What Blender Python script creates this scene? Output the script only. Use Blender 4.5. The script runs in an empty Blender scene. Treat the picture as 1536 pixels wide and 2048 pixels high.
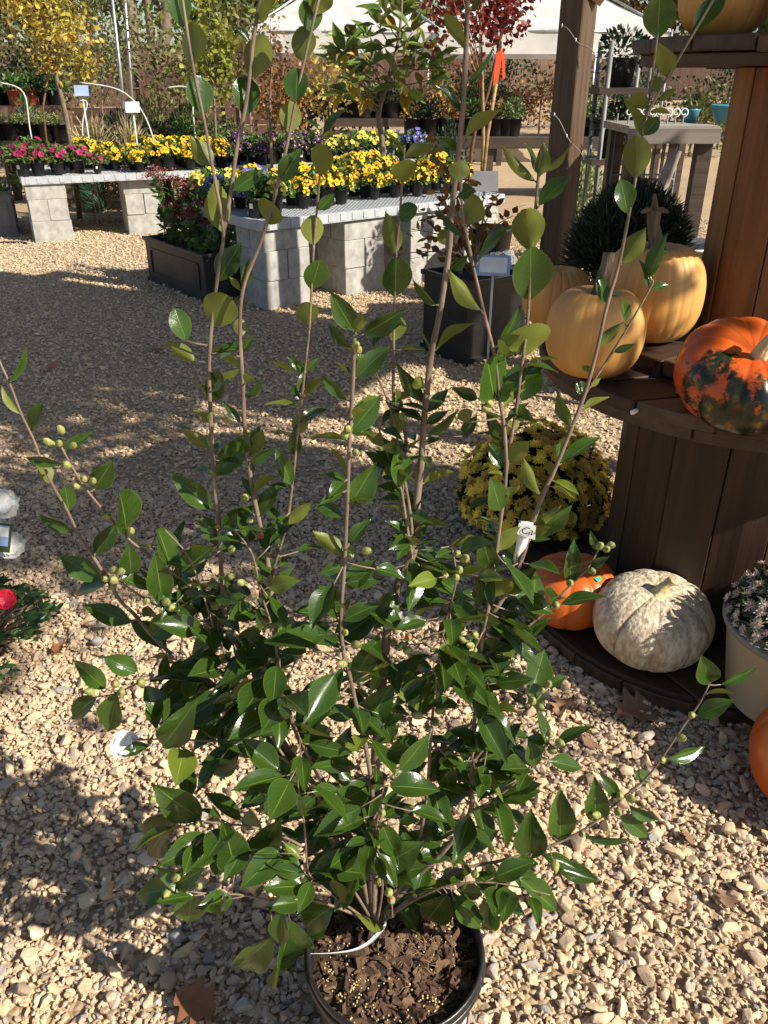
import bpy, bmesh, math, random
import numpy as np
from mathutils import Vector, Matrix, Quaternion, noise
R = math.radians
random.seed(7); rng = np.random.default_rng(7)
sc = bpy.context.scene
col = sc.collection

# ------------------------------------------------------------------ camera, sky, sun
H, PITCH, FPX = 1.57, R(28), 1650.0
cam_d = bpy.data.cameras.new('camera'); cam = bpy.data.objects.new('camera', cam_d); col.objects.link(cam)
cam.location = (0, 0, H); cam.rotation_euler = (R(90) - PITCH, 0, 0)
cam_d.sensor_fit = 'HORIZONTAL'; cam_d.sensor_width = 36; cam_d.lens = 36 * FPX / 1536
cam_d.clip_start = 0.05; cam_d.clip_end = 800
sc.camera = cam
SUN_EL, SUN_AZ = R(38), R(28)          # azimuth measured from +X towards the camera (-Y)
SDIR = Vector((math.cos(SUN_EL) * math.cos(SUN_AZ), -math.cos(SUN_EL) * math.sin(SUN_AZ), math.sin(SUN_EL)))
w = bpy.data.worlds.new('World'); sc.world = w; w.use_nodes = True
sky = w.node_tree.nodes.new('ShaderNodeTexSky'); sky.sky_type = 'NISHITA'; sky.sun_disc = False
sky.sun_elevation = SUN_EL; sky.sun_rotation = math.atan2(SDIR.x, SDIR.y)
bg = w.node_tree.nodes['Background']; bg.inputs['Strength'].default_value = 0.070
w.node_tree.links.new(sky.outputs['Color'], bg.inputs['Color'])
sun_d = bpy.data.lights.new('sun', 'SUN'); sun = bpy.data.objects.new('sun', sun_d); col.objects.link(sun)
sun_d.energy = 5.0; sun_d.angle = R(0.5); sun_d.color = (1.0, 0.93, 0.80)
sun.rotation_euler = SDIR.to_track_quat('Z', 'Y').to_euler(); sun.location = (5, -3, 8)
vs = sc.view_settings
vs.view_transform = 'Standard'; vs.look = 'None'; vs.exposure = 0.70; vs.gamma = 1.0; vs.use_curve_mapping = False
sc.render.engine = 'CYCLES'
sc.cycles.max_bounces = 6; sc.cycles.diffuse_bounces = 3; sc.cycles.glossy_bounces = 3; sc.cycles.transmission_bounces = 3
sc.cycles.use_denoising = True; sc.cycles.sample_clamp_indirect = 6

CP, SP = math.cos(PITCH), math.sin(PITCH)
def at(px, py, D=None, h=None):
    u, v = (px - 768) / FPX, (1024 - py) / FPX
    d = Vector((u, CP + v * SP, -SP + v * CP))
    t = D / d.y if D is not None else (h - H) / d.z
    return Vector((0, 0, H)) + d * t
def depth(p): return p.y * CP + (H - p.z) * SP

# ------------------------------------------------------------------ materials
def nodes(m): return m.node_tree.nodes, m.node_tree.links
def ramp(nt, stops):
    r = nt.nodes.new('ShaderNodeValToRGB'); e = r.color_ramp.elements
    while len(e) < len(stops): e.new(0.5)
    for k, (p, c) in enumerate(stops):
        e[k].position = p; e[k].color = (*c, 1)
    return r
def mat(name, stops, rough=0.6, scale=8, detail=4, bump=0.0, bscale=40, stretch=(1, 1, 1), coord='Object', spec=0.4, metal=0, bdist=0.01, coat=0, rand=None, translucent=0):
    """noise coloured principled material; rand='obj' or 'face' adds a second per-piece variation"""
    m = bpy.data.materials.new(name); m.use_nodes = True
    nt = m.node_tree; N, L = nt.nodes, nt.links
    b = N['Principled BSDF']
    tc = N.new('ShaderNodeTexCoord'); mp = N.new('ShaderNodeMapping'); mp.inputs['Scale'].default_value = stretch
    L.new(tc.outputs[coord], mp.inputs['Vector'])
    vec = mp.outputs['Vector']
    if isinstance(stops[0], (int, float)): stops = [(0, stops)]
    if len(stops) == 1: stops = [(0.3, tuple(c * .82 for c in stops[0][1])), (0.7, tuple(c * 1.15 for c in stops[0][1]))]
    no = N.new('ShaderNodeTexNoise'); no.inputs['Scale'].default_value = scale; no.inputs['Detail'].default_value = detail
    L.new(vec, no.inputs['Vector'])
    rp = ramp(nt, stops); L.new(no.outputs['Fac'], rp.inputs['Fac'])
    c = rp.outputs['Color']
    if rand:
        if rand == 'face':
            a = N.new('ShaderNodeAttribute'); a.attribute_name = 'rnd'; f = a.outputs['Fac']
        else:
            a = N.new('ShaderNodeObjectInfo'); f = a.outputs['Random']
        hs = N.new('ShaderNodeHueSaturation')
        mr = N.new('ShaderNodeMapRange'); mr.inputs['To Min'].default_value = 0.55; mr.inputs['To Max'].default_value = 1.45
        L.new(f, mr.inputs['Value']); L.new(mr.outputs['Result'], hs.inputs['Value'])
        mh = N.new('ShaderNodeMapRange'); mh.inputs['To Min'].default_value = 0.485; mh.inputs['To Max'].default_value = 0.515
        L.new(f, mh.inputs['Value']); L.new(mh.outputs['Result'], hs.inputs['Hue'])
        L.new(c, hs.inputs['Color']); c = hs.outputs['Color']
    L.new(c, b.inputs['Base Color'])
    b.inputs['Roughness'].default_value = rough; b.inputs['Metallic'].default_value = metal
    b.inputs['Specular IOR Level'].default_value = spec
    b.inputs['Coat Weight'].default_value = coat
    if bump:
        n2 = N.new('ShaderNodeTexNoise'); n2.inputs['Scale'].default_value = bscale; n2.inputs['Detail'].default_value = 5
        L.new(vec, n2.inputs['Vector'])
        bp = N.new('ShaderNodeBump'); bp.inputs['Strength'].default_value = bump; bp.inputs['Distance'].default_value = bdist
        L.new(n2.outputs['Fac'], bp.inputs['Height']); L.new(bp.outputs['Normal'], b.inputs['Normal'])
    if translucent:
        tr = N.new('ShaderNodeBsdfTranslucent'); L.new(c, tr.inputs['Color'])
        mx = N.new('ShaderNodeMixShader'); mx.inputs['Fac'].default_value = translucent
        L.new(b.outputs['BSDF'], mx.inputs[1]); L.new(tr.outputs['BSDF'], mx.inputs[2])
        L.new(mx.outputs['Shader'], N['Material Output'].inputs['Surface'])
    return m

def leaf_mat(name, top, under, rib, rough=0.28, urough=0.5, trans=0.22):
    """two-sided leaf: dark glossy upper face, matt lighter lower face, pale midrib and side veins (uv)"""
    m = bpy.data.materials.new(name); m.use_nodes = True
    nt = m.node_tree; N, L = nt.nodes, nt.links; b = N['Principled BSDF']
    uv = N.new('ShaderNodeUVMap'); sep = N.new('ShaderNodeSeparateXYZ'); L.new(uv.outputs['UV'], sep.inputs['Vector'])
    def math_(op, a, b_=None):
        n = N.new('ShaderNodeMath'); n.operation = op
        for i, x in enumerate((a, b_)):
            if x is None: continue
            if isinstance(x, (int, float)): n.inputs[i].default_value = x
            else: L.new(x, n.inputs[i])
        return n.outputs['Value']
    av = math_('ABSOLUTE', math_('SUBTRACT', sep.outputs['Y'], 0.5))
    ribf = math_('LESS_THAN', av, 0.018)
    side = math_('SINE', math_('MULTIPLY', math_('SUBTRACT', sep.outputs['X'], math_('MULTIPLY', av, 0.55)), 50.0))
    side = math_('MULTIPLY', math_('GREATER_THAN', side, 0.93), 0.11)
    edge = math_('MULTIPLY', math_('GREATER_THAN', av, 0.47), 0.35)
    fac = math_('MAXIMUM', math_('MULTIPLY', ribf, 0.85), math_('MAXIMUM', side, edge))
    geo = N.new('ShaderNodeNewGeometry')
    oi = N.new('ShaderNodeObjectInfo')
    no = N.new('ShaderNodeTexNoise'); no.inputs['Scale'].default_value = 4.0
    tc = N.new('ShaderNodeTexCoord'); L.new(tc.outputs['Object'], no.inputs['Vector'])
    def mixc(f, a, b_):
        n = N.new('ShaderNodeMix'); n.data_type = 'RGBA'
        if isinstance(f, (int, float)): n.inputs[0].default_value = f
        else: L.new(f, n.inputs[0])
        for i, x in ((6, a), (7, b_)):
            if isinstance(x, tuple): n.inputs[i].default_value = (*x, 1)
            else: L.new(x, n.inputs[i])
        return n.outputs[2]
    var = math_('ADD', math_('MULTIPLY', no.outputs['Fac'], 0.4), math_('MULTIPLY', oi.outputs['Random'], 0.6))
    ct = mixc(var, tuple(c * .5 for c in top), tuple(c * 1.75 for c in top))
    ct = mixc(fac, ct, rib)
    cu = mixc(var, tuple(c * .8 for c in under), tuple(c * 1.25 for c in under))
    cu = mixc(math_('MULTIPLY', fac, 0.5), cu, rib)
    c = mixc(geo.outputs['Backfacing'], ct, cu)
    L.new(c, b.inputs['Base Color'])
    ro = N.new('ShaderNodeMapRange'); ro.inputs['To Min'].default_value = rough; ro.inputs['To Max'].default_value = urough
    L.new(geo.outputs['Backfacing'], ro.inputs['Value']); L.new(ro.outputs['Result'], b.inputs['Roughness'])
    b.inputs['Specular IOR Level'].default_value = 0.5
    bp = N.new('ShaderNodeBump'); bp.inputs['Strength'].default_value = 0.14; bp.inputs['Distance'].default_value = 0.002
    n3 = N.new('ShaderNodeTexNoise'); n3.inputs['Scale'].default_value = 7
    L.new(tc.outputs['Object'], n3.inputs['Vector'])
    L.new(math_('SUBTRACT', n3.outputs['Fac'], math_('MULTIPLY', fac, 0.6)), bp.inputs['Height']); L.new(bp.outputs['Normal'], b.inputs['Normal'])
    tr = N.new('ShaderNodeBsdfTranslucent'); L.new(mixc(0.6, c, (0.10, 0.17, 0.015)), tr.inputs['Color'])
    mx = N.new('ShaderNodeMixShader'); mx.inputs['Fac'].default_value = trans
    L.new(b.outputs['BSDF'], mx.inputs[1]); L.new(tr.outputs['BSDF'], mx.inputs[2])
    L.new(mx.outputs['Shader'], N['Material Output'].inputs['Surface'])
    return m

def gravel_mat():
    m = bpy.data.materials.new('gravel'); m.use_nodes = True
    nt = m.node_tree; N, L = nt.nodes, nt.links; b = N['Principled BSDF']
    oi = N.new('ShaderNodeObjectInfo')
    rp = ramp(nt, [(0.0, (.31, .24, .18)), (0.06, (.56, .425, .28)), (0.3, (.66, .505, .33)), (0.5, (.57, .44, .31)), (0.7, (.73, .59, .41)), (0.85, (.50, .375, .26)), (0.94, (.46, .40, .34)), (1.0, (.30, .295, .285))])
    L.new(oi.outputs['Random'], rp.inputs['Fac'])
    tc = N.new('ShaderNodeTexCoord')
    no = N.new('ShaderNodeTexNoise'); no.inputs['Scale'].default_value = 2.2; no.inputs['Detail'].default_value = 6
    L.new(tc.outputs['Object'], no.inputs['Vector'])
    r2 = ramp(nt, [(0.3, (.78, .74, .70)), (0.65, (1.06, 1.03, 1.0))]); L.new(no.outputs['Fac'], r2.inputs['Fac'])
    mu = N.new('ShaderNodeMix'); mu.data_type = 'RGBA'; mu.blend_type = 'MULTIPLY'; mu.inputs[0].default_value = 1
    L.new(rp.outputs['Color'], mu.inputs[6]); L.new(r2.outputs['Color'], mu.inputs[7])
    L.new(mu.outputs[2], b.inputs['Base Color']); b.inputs['Roughness'].default_value = 0.85; b.inputs['Specular IOR Level'].default_value = 0.25
    n2 = N.new('ShaderNodeTexNoise'); n2.inputs['Scale'].default_value = 5; n2.inputs['Detail'].default_value = 8
    L.new(tc.outputs['Object'], n2.inputs['Vector'])
    bp = N.new('ShaderNodeBump'); bp.inputs['Strength'].default_value = 0.5; bp.inputs['Distance'].default_value = 0.004
    L.new(n2.outputs['Fac'], bp.inputs['Height']); L.new(bp.outputs['Normal'], b.inputs['Normal'])
    return m

def ground_mat():
    m = bpy.data.materials.new('gravel_bed'); m.use_nodes = True
    nt = m.node_tree; N, L = nt.nodes, nt.links; b = N['Principled BSDF']
    tc = N.new('ShaderNodeTexCoord')
    vo = N.new('ShaderNodeTexVoronoi'); vo.inputs['Scale'].default_value = 75
    L.new(tc.outputs['Object'], vo.inputs['Vector'])
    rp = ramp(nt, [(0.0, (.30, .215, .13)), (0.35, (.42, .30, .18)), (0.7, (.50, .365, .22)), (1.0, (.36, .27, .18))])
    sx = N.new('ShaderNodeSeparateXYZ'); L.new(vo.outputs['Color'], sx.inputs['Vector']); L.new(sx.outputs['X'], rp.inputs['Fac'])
    no = N.new('ShaderNodeTexNoise'); no.inputs['Scale'].default_value = 0.6; no.inputs['Detail'].default_value = 6
    L.new(tc.outputs['Object'], no.inputs['Vector'])
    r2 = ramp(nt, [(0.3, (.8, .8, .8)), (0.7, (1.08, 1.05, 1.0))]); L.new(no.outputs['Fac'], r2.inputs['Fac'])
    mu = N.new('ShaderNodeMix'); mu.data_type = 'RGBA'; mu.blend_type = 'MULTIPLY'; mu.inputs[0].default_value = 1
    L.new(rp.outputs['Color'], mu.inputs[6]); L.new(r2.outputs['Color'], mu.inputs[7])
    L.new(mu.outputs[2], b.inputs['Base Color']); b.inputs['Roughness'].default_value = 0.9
    bp = N.new('ShaderNodeBump'); bp.inputs['Strength'].default_value = 0.8; bp.inputs['Distance'].default_value = 0.008
    L.new(vo.outputs['Distance'], bp.inputs['Height']); bp.invert = True; L.new(bp.outputs['Normal'], b.inputs['Normal'])
    return m

def wood_mat(name, dark, light, rough=0.55, axis=2, bump=0.35):
    st = [9, 9, 9]; st[axis] = 0.5
    return mat(name, [(0.25, dark), (0.5, tuple((a + b) / 2 for a, b in zip(dark, light))), (0.75, light)], rough=rough, scale=4, detail=8, bump=bump, bscale=9, stretch=st, rand='obj', bdist=0.004)

M = {}
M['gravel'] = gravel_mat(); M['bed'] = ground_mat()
M['camellia'] = leaf_mat('camellia_leaf', (.032, .066, .009), (.135, .155, .022), (.13, .20, .04), rough=.20, trans=.24)
M['camellia_y'] = leaf_mat('camellia_yellow_leaf', (.12, .16, .02), (.22, .24, .04), (.25, .28, .08))
M['magnolia'] = leaf_mat('magnolia_leaf', (.17, .25, .05), (.22, .23, .08), (.2, .24, .1), rough=.35, trans=.45)
M['magnolia_y'] = leaf_mat('magnolia_old_leaf', (.34, .22, .02), (.36, .24, .03), (.4, .3, .06), rough=.4)
M['bark'] = mat('bark', [(.3, (.12, .088, .06)), (.6, (.22, .165, .12)), (.8, (.29, .225, .17))], rough=.8, scale=60, bump=.5, bscale=160, stretch=(1, 1, .25), bdist=.003)
M['twig'] = mat('twig', [(.3, (.13, .092, .055)), (.7, (.24, .178, .12))], rough=.65, scale=50, bump=.3, bscale=120)
M['bud'] = mat('bud', [(.3, (.20, .22, .06)), (.6, (.33, .34, .12)), (.85, (.38, .33, .15))], rough=.55, scale=90, bump=.3, bscale=220, bdist=.001)
M['bud_pink'] = mat('bud_pink', [(.4, (.42, .05, .07)), (.7, (.5, .16, .12))], rough=.5, scale=90)
M['pot'] = mat('pot_plastic', [(.3, (.012, .012, .013)), (.7, (.022, .022, .024))], rough=.33, scale=14, bump=.08, bscale=60, spec=.5)
M['pot_far'] = mat('pot_black', (.015, .015, .017), rough=.4)
M['soil'] = mat('soil', [(.3, (.018, .011, .007)), (.7, (.06, .034, .02))], rough=.95, scale=55, bump=1, bscale=90, bdist=.01)
M['chip'] = mat('bark_chip', [(.3, (.06, .032, .018)), (.7, (.15, .085, .05))], rough=.9, scale=60, rand='face', bump=.4, bscale=150)
M['prill'] = mat('prill', (.55, .43, .20), rough=.5, scale=30)
M['root'] = mat('root', (.33, .22, .11), rough=.9)
M['tag'] = mat('white_tag', (.78, .78, .76), rough=.45)
M['ink'] = mat('ink', (.02, .02, .025), rough=.6)
M['spool'] = wood_mat('spool_wood', (.016, .0078, .004), (.062, .030, .0135))
M['spool_x'] = wood_mat('spool_plank', (.026, .014, .009), (.085, .050, .030), axis=0)
M['spool_up'] = wood_mat('spool_cedar', (.085, .028, .009), (.23, .085, .028))
M['post'] = wood_mat('post_wood', (.045, .027, .016), (.13, .08, .045))
M['beam'] = wood_mat('beam_wood', (.16, .085, .035), (.30, .18, .08), axis=0)
M['darkwood'] = wood_mat('bench_wood', (.035, .024, .018), (.085, .06, .045), axis=0)
M['greywood'] = wood_mat('grey_wood', (.16, .14, .12), (.30, .27, .24), axis=0)
M['fence'] = wood_mat('fence_wood', (.10, .058, .038), (.20, .125, .088))
M['steel'] = mat('steel', (.42, .43, .44), rough=.4, metal=.8)
M['iron'] = mat('iron', (.20, .20, .20), rough=.6, metal=.4)
M['block'] = mat('concrete_block', [(.3, (.29, .28, .26)), (.55, (.40, .39, .36)), (.75, (.47, .455, .425))], rough=.95, scale=18, detail=8, bump=.5, bscale=160, rand=None, bdist=.004)
M['bench'] = mat('bench_plastic', [(.3, (.36, .38, .40)), (.7, (.46, .48, .50))], rough=.5, scale=10)
M['planter'] = mat('planter_black', [(.3, (.022, .021, .021)), (.7, (.040, .038, .037))], rough=.42, scale=6, bump=.1, bscale=50)
M['planter_g'] = mat('planter_grey', (.16, .16, .17), rough=.5)
M['rock'] = mat('rock', [(.3, (.16, .16, .17)), (.7, (.42, .42, .43))], rough=.9, scale=9, detail=8, bump=.8, bscale=14, bdist=.03)
M['green'] = mat('foliage_green', (.095, .165, .035), rough=.5, rand='face', translucent=.25)
M['darkgreen'] = mat('foliage_dark', (.020, .040, .016), rough=.5, rand='face', translucent=.15)
M['feather'] = mat('foliage_feather', (.040, .060, .034), rough=.6, rand='face', translucent=.15)
M['azalea'] = mat('azalea_leaf', (.045, .085, .025), rough=.35, rand='face', translucent=.2)
M['olive'] = mat('foliage_olive', (.15, .155, .05), rough=.6, rand='face', translucent=.25)
M['palegreen'] = mat('foliage_pale', (.20, .25, .07), rough=.5, rand='face', translucent=.3)
M['ygreen'] = mat('foliage_yellowgreen', (.22, .23, .03), rough=.5, rand='face', translucent=.3)
M['goldleaf'] = mat('foliage_gold', [(.3, (.24, .25, .05)), (.5, (.46, .36, .06)), (.75, (.56, .27, .04))], rough=.5, scale=3, rand='face', translucent=.35)
M['redleaf'] = mat('foliage_red', [(.3, (.11, .010, .010)), (.7, (.25, .026, .02))], rough=.45, scale=4, rand='face', translucent=.3)
M['rustleaf'] = mat('foliage_rust', [(.3, (.11, .10, .03)), (.5, (.20, .10, .03)), (.75, (.55, .20, .04))], rough=.5, scale=6, rand='face', translucent=.3)
M['strawgrass'] = mat('straw_grass', [(.3, (.25, .20, .09)), (.7, (.40, .34, .17))], rough=.7, rand='face')
M['sedum'] = mat('sedum_head', [(.3, (.12, .03, .025)), (.7, (.28, .075, .06))], rough=.8, rand='face')
PET = {'magenta': (.46, .014, .12), 'yellow': (.88, .52, .012), 'purple': (.085, .012, .13), 'paleyellow': (.86, .72, .13), 'blue': (.13, .12, .55), 'orange': (.85, .27, .02)}
for k, c in PET.items(): M['pet_' + k] = mat('petal_' + k, [(.3, tuple(x * .8 for x in c)), (.7, c)], rough=.6, rand='face', translucent=.25)
M['eye'] = mat('petal_eye', (.07, .015, .012), rough=.7)
M['mum'] = mat('mum_petal', [(.3, (.82, .55, .04)), (.7, (.93, .72, .12))], rough=.6, scale=30, rand='obj', translucent=.2)
M['mum_c'] = mat('mum_center', (.55, .36, .02), rough=.7)
M['wmum'] = mat('pale_mum', [(.3, (.52, .36, .32)), (.5, (.62, .52, .42)), (.7, (.68, .60, .50))], rough=.7, scale=25, rand='obj', translucent=.15)
M['white'] = mat('white_petal', (.80, .79, .75), rough=.55, translucent=.12)
M['redpetal'] = mat('red_petal', (.62, .02, .05), rough=.5, translucent=.2)
M['tent'] = mat('tent_fabric', (.80, .79, .77), rough=.6, scale=2, translucent=.35)
M['blue'] = mat('blue_glaze', (.06, .27, .36), rough=.25)
M['redpot'] = mat('red_pot', (.30, .06, .03), rough=.6)
M['ribbon'] = mat('orange_ribbon', (.85, .10, .03), rough=.5)
M['cream'] = mat('cream_glaze', [(.3, (.50, .46, .36)), (.7, (.58, .54, .43))], rough=.28, scale=5, bump=.05, bscale=20, coat=.3)
M['cream_rim'] = mat('cream_rim', (.20, .18, .16), rough=.4)
M['sticker'] = mat('sticker', (.05, .52, .30), rough=.4)
M['pvc'] = mat('pvc', (.62, .62, .58), rough=.5)
M['mesh_green'] = mat('mesh_green', (.02, .09, .05), rough=.6)
M['bluecard'] = mat('blue_card', (.30, .38, .62), rough=.5)
M['deadleaf'] = leaf_mat('dead_oak_leaf', (.30, .17, .10), (.40, .25, .17), (.22, .12, .07), rough=.6, urough=.7, trans=.15)
M['deadleaf2'] = leaf_mat('dead_red_leaf', (.30, .12, .055), (.34, .15, .08), (.2, .09, .05), rough=.6, urough=.7, trans=.15)
M['stemw'] = mat('pumpkin_stem', [(.3, (.07, .048, .03)), (.7, (.21, .155, .10))], rough=.8, scale=25, bump=.5, bscale=60, stretch=(3, 3, .5))
M['stemp'] = mat('pale_stem', [(.3, (.42, .34, .17)), (.7, (.62, .52, .30))], rough=.8, scale=25, bump=.5, bscale=60)

# ------------------------------------------------------------------ mesh and object helpers
def tag(o, label=None, cat=None, group=None, kind=None):
    for k, v in (('label', label), ('category', cat), ('group', group), ('kind', kind)):
        if v: o[k] = v
    return o
def obj(name, me, m=None, parent=None, loc=None, rot=None):
    o = bpy.data.objects.new(name, me); col.objects.link(o)
    if m is not None and me is not None and not me.materials:
        for x in (m if isinstance(m, (list, tuple)) else [m]): me.materials.append(x)
    if parent is not None: o.parent = parent
    if loc is not None: o.location = loc
    if rot is not None: o.rotation_euler = rot
    return o
def empty(name, loc=(0, 0, 0), rz=0, **kw):
    o = bpy.data.objects.new(name, None); col.objects.link(o); o.location = loc; o.rotation_euler = (0, 0, rz)
    o.empty_display_size = .05
    return tag(o, **kw)
def copy_tree(o, parent=None):
    c = o.copy(); col.objects.link(c); c.parent = parent
    for ch in o.children: copy_tree(ch, c)
    return c
class MB:
    def __init__(s): s.v, s.f, s.m, s.sm = [], [], [], []
    def add(s, v, f, mi=0, smooth=False):
        o = len(s.v); s.v += [tuple(x) for x in v]; s.f += [[i + o for i in q] for q in f]; s.m += [mi] * len(f); s.sm += [smooth] * len(f)
        return s
    def box(s, c, d, rz=0, mi=0, bev=0.0, M4=None):
        x, y, z = (a / 2 for a in d)
        if bev:
            b = min(bev, x * .9, y * .9, z * .9)
            bm = bmesh.new(); bmesh.ops.create_cube(bm, size=1)
            bmesh.ops.scale(bm, vec=d, verts=bm.verts)
            bmesh.ops.bevel(bm, geom=bm.edges[:] , offset=b, segments=1, affect='EDGES')
            vv = [v.co.copy() for v in bm.verts]; ff = [[q.index for q in f.verts] for f in bm.faces]; bm.free()
        else:
            vv = [Vector((sx * x, sy * y, sz * z)) for sz in (-1, 1) for sx, sy in ((-1, -1), (1, -1), (1, 1), (-1, 1))]
            ff = [[3, 2, 1, 0], [4, 5, 6, 7], [0, 1, 5, 4], [1, 2, 6, 5], [2, 3, 7, 6], [3, 0, 4, 7]]
        rm = Matrix.Rotation(rz, 3, 'Z')
        vv = [rm @ v + Vector(c) for v in vv]
        return s.add(vv, ff, mi)
    def tube(s, pts, rads, n=8, mi=0, cap=True, smooth=True):
        pts = [Vector(p) for p in pts]; V, F = [], []
        if isinstance(rads, (int, float)): rads = [rads] * len(pts)
        prev = None
        for k, p in enumerate(pts):
            t = (pts[min(k + 1, len(pts) - 1)] - pts[max(k - 1, 0)]).normalized()
            a = prev - t * prev.dot(t) if prev is not None else (Vector((1, 0, 0)) if abs(t.x) < .8 else Vector((0, 1, 0))).cross(t)
            a.normalize(); prev = a; b = t.cross(a)
            for j in range(n):
                an = 2 * math.pi * j / n; V.append(p + (a * math.cos(an) + b * math.sin(an)) * rads[k])
        for k in range(len(pts) - 1):
            for j in range(n): F.append([k * n + j, k * n + (j + 1) % n, (k + 1) * n + (j + 1) % n, (k + 1) * n + j])
        s.add(V, F, mi, smooth)
        if cap:
            o = len(s.v) - len(V)
            s.f += [[o + j for j in range(n)][::-1], [o + (len(pts) - 1) * n + j for j in range(n)]]; s.m += [mi, mi]; s.sm += [False, False]
        return s
    def lathe(s, prof, n=24, mi=0, c=(0, 0, 0), smooth=True):
        V, F = [], []
        for r, z in prof:
            for j in range(n):
                a = 2 * math.pi * j / n; V.append((c[0] + r * math.cos(a), c[1] + r * math.sin(a), c[2] + z))
        for k in range(len(prof) - 1):
            for j in range(n): F.append([k * n + j, k * n + (j + 1) % n, (k + 1) * n + (j + 1) % n, (k + 1) * n + j])
        return s.add(V, F, mi, smooth)
    def mesh(s, name):
        me = bpy.data.meshes.new(name); me.from_pydata(s.v, [], s.f)
        me.polygons.foreach_set('material_index', s.m); me.polygons.foreach_set('use_smooth', s.sm); me.update()
        return me
    def obj(s, name, m, parent=None, loc=None, rot=None): return obj(name, s.mesh(name), m, parent, loc, rot)
def smooth_path(p, n=5):
    p = [Vector(q) for q in p]; out = []
    for i in range(len(p) - 1):
        a, b, c, d = p[max(i - 1, 0)], p[i], p[i + 1], p[min(i + 2, len(p) - 1)]
        for k in range(n):
            t = k / n
            out.append(.5 * ((2 * b) + (c - a) * t + (2 * a - 5 * b + 4 * c - d) * t * t + (3 * b - a - 3 * c + d) * t ** 3))
    return out + [p[-1]]

def cloud_mesh(name, pts, axis, nrm, ln, wd, shape='leaf'):
    """many small folded leaves as one mesh. pts, axis, nrm: (n,3); ln, wd: (n,)"""
    n = len(pts); pts = np.asarray(pts, float); axis = np.asarray(axis, float); nrm = np.asarray(nrm, float)
    axis /= np.linalg.norm(axis, axis=1)[:, None] + 1e-9
    side = np.cross(nrm, axis); side /= np.linalg.norm(side, axis=1)[:, None] + 1e-9
    up = np.cross(axis, side)
    ln = np.broadcast_to(ln, n)[:, None]; wd = np.broadcast_to(wd, n)[:, None]
    # six points: base, two left-right at 40 %, two at 75 %, tip (bent down)
    P = np.stack([pts, pts + axis * ln * .38 + side * wd * .5 + up * ln * .06, pts + axis * ln * .38 - side * wd * .5 + up * ln * .06,
                  pts + axis * ln * .75 + side * wd * .36 + up * ln * .03, pts + axis * ln * .75 - side * wd * .36 + up * ln * .03, pts + axis * ln - up * ln * .08], 1).reshape(-1, 3)
    F = np.array([[0, 2, 1], [1, 2, 4], [1, 4, 3], [3, 4, 5]])
    F = (F[None] + (np.arange(n) * 6)[:, None, None]).reshape(-1, 3)
    me = bpy.data.meshes.new(name)
    me.vertices.add(len(P)); me.vertices.foreach_set('co', P.ravel())
    me.loops.add(F.size); me.loops.foreach_set('vertex_index', F.ravel().astype(np.int32))
    me.polygons.add(len(F)); me.polygons.foreach_set('loop_start', np.arange(0, F.size, 3, dtype=np.int32)); me.polygons.foreach_set('loop_total', np.full(len(F), 3, np.int32))
    me.update(calc_edges=True)
    a = me.attributes.new('rnd', 'FLOAT', 'FACE'); a.data.foreach_set('value', np.repeat(rng.random(n), 4).astype(np.float32))
    return me
def rdir(n, up=0.0):
    v = rng.normal(size=(n, 3)); v[:, 2] += up; return v / np.linalg.norm(v, axis=1)[:, None]
def crown_pts(n, c, rad, shell=.55, clumps=0, csize=.3):
    d = rdir(n); r = (shell + (1 - shell) * rng.random(n)) ** 1.0
    p = d * r[:, None] * np.array(rad)
    if clumps:
        cd = rdir(clumps) * (0.35 + .65 * rng.random(clumps))[:, None] * np.array(rad)
        k = rng.integers(0, clumps, n); p = cd[k] + rng.normal(size=(n, 3)) * csize * np.array(rad).mean()
    return p + np.array(c)

# ------------------------------------------------------------------ ground
XS = list(np.linspace(-160, 160, 41)); YS = [-6, -2, 2, 6, 10, 14, 18, 24, 30, 40, 55, 80, 140, 320]
def gz(y): return 0 if y < 15 else (.77 * (y - 15) / 25 if y < 40 else .77 + (y - 40) * .02)
gv = [(x, y, gz(y)) for y in YS for x in XS]; nx = len(XS)
gf = [[j * nx + i, j * nx + i + 1, (j + 1) * nx + i + 1, (j + 1) * nx + i] for j in range(len(YS) - 1) for i in range(nx - 1)]
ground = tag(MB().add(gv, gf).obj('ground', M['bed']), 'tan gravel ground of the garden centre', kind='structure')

def stone_mesh(seed, pts=18):
    r = random.Random(seed); bm = bmesh.new()
    sx, sy, sz = 1, r.uniform(.6, .9), r.uniform(.4, .65)
    for _ in range(pts):
        d = Vector((r.gauss(0, 1), r.gauss(0, 1), r.gauss(0, 1))).normalized() * r.uniform(.75, 1.0)
        bm.verts.new((d.x * sx * .5, d.y * sy * .5, d.z * sz * .5))
    res = bmesh.ops.convex_hull(bm, input=bm.verts)
    bmesh.ops.delete(bm, geom=list({g for g in res['geom_interior'] + res['geom_unused'] if isinstance(g, bmesh.types.BMVert) and g.is_valid}), context='VERTS')
    bmesh.ops.bevel(bm, geom=bm.edges[:], offset=.022, segments=1, affect='EDGES')
    me = bpy.data.meshes.new('gravel_stone'); bm.to_mesh(me); bm.free()
    for p in me.polygons: p.use_smooth = True
    try: me.set_sharp_from_angle(angle=R(24))
    except Exception: pass
    me.materials.append(M['gravel'])
    return me
STONES = [stone_mesh(i, 13 + i % 4) for i in range(10)]
scol = bpy.data.collections.new('gravel_pieces')
for me in STONES: scol.objects.link(bpy.data.objects.new('gravel_piece', me))

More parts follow.
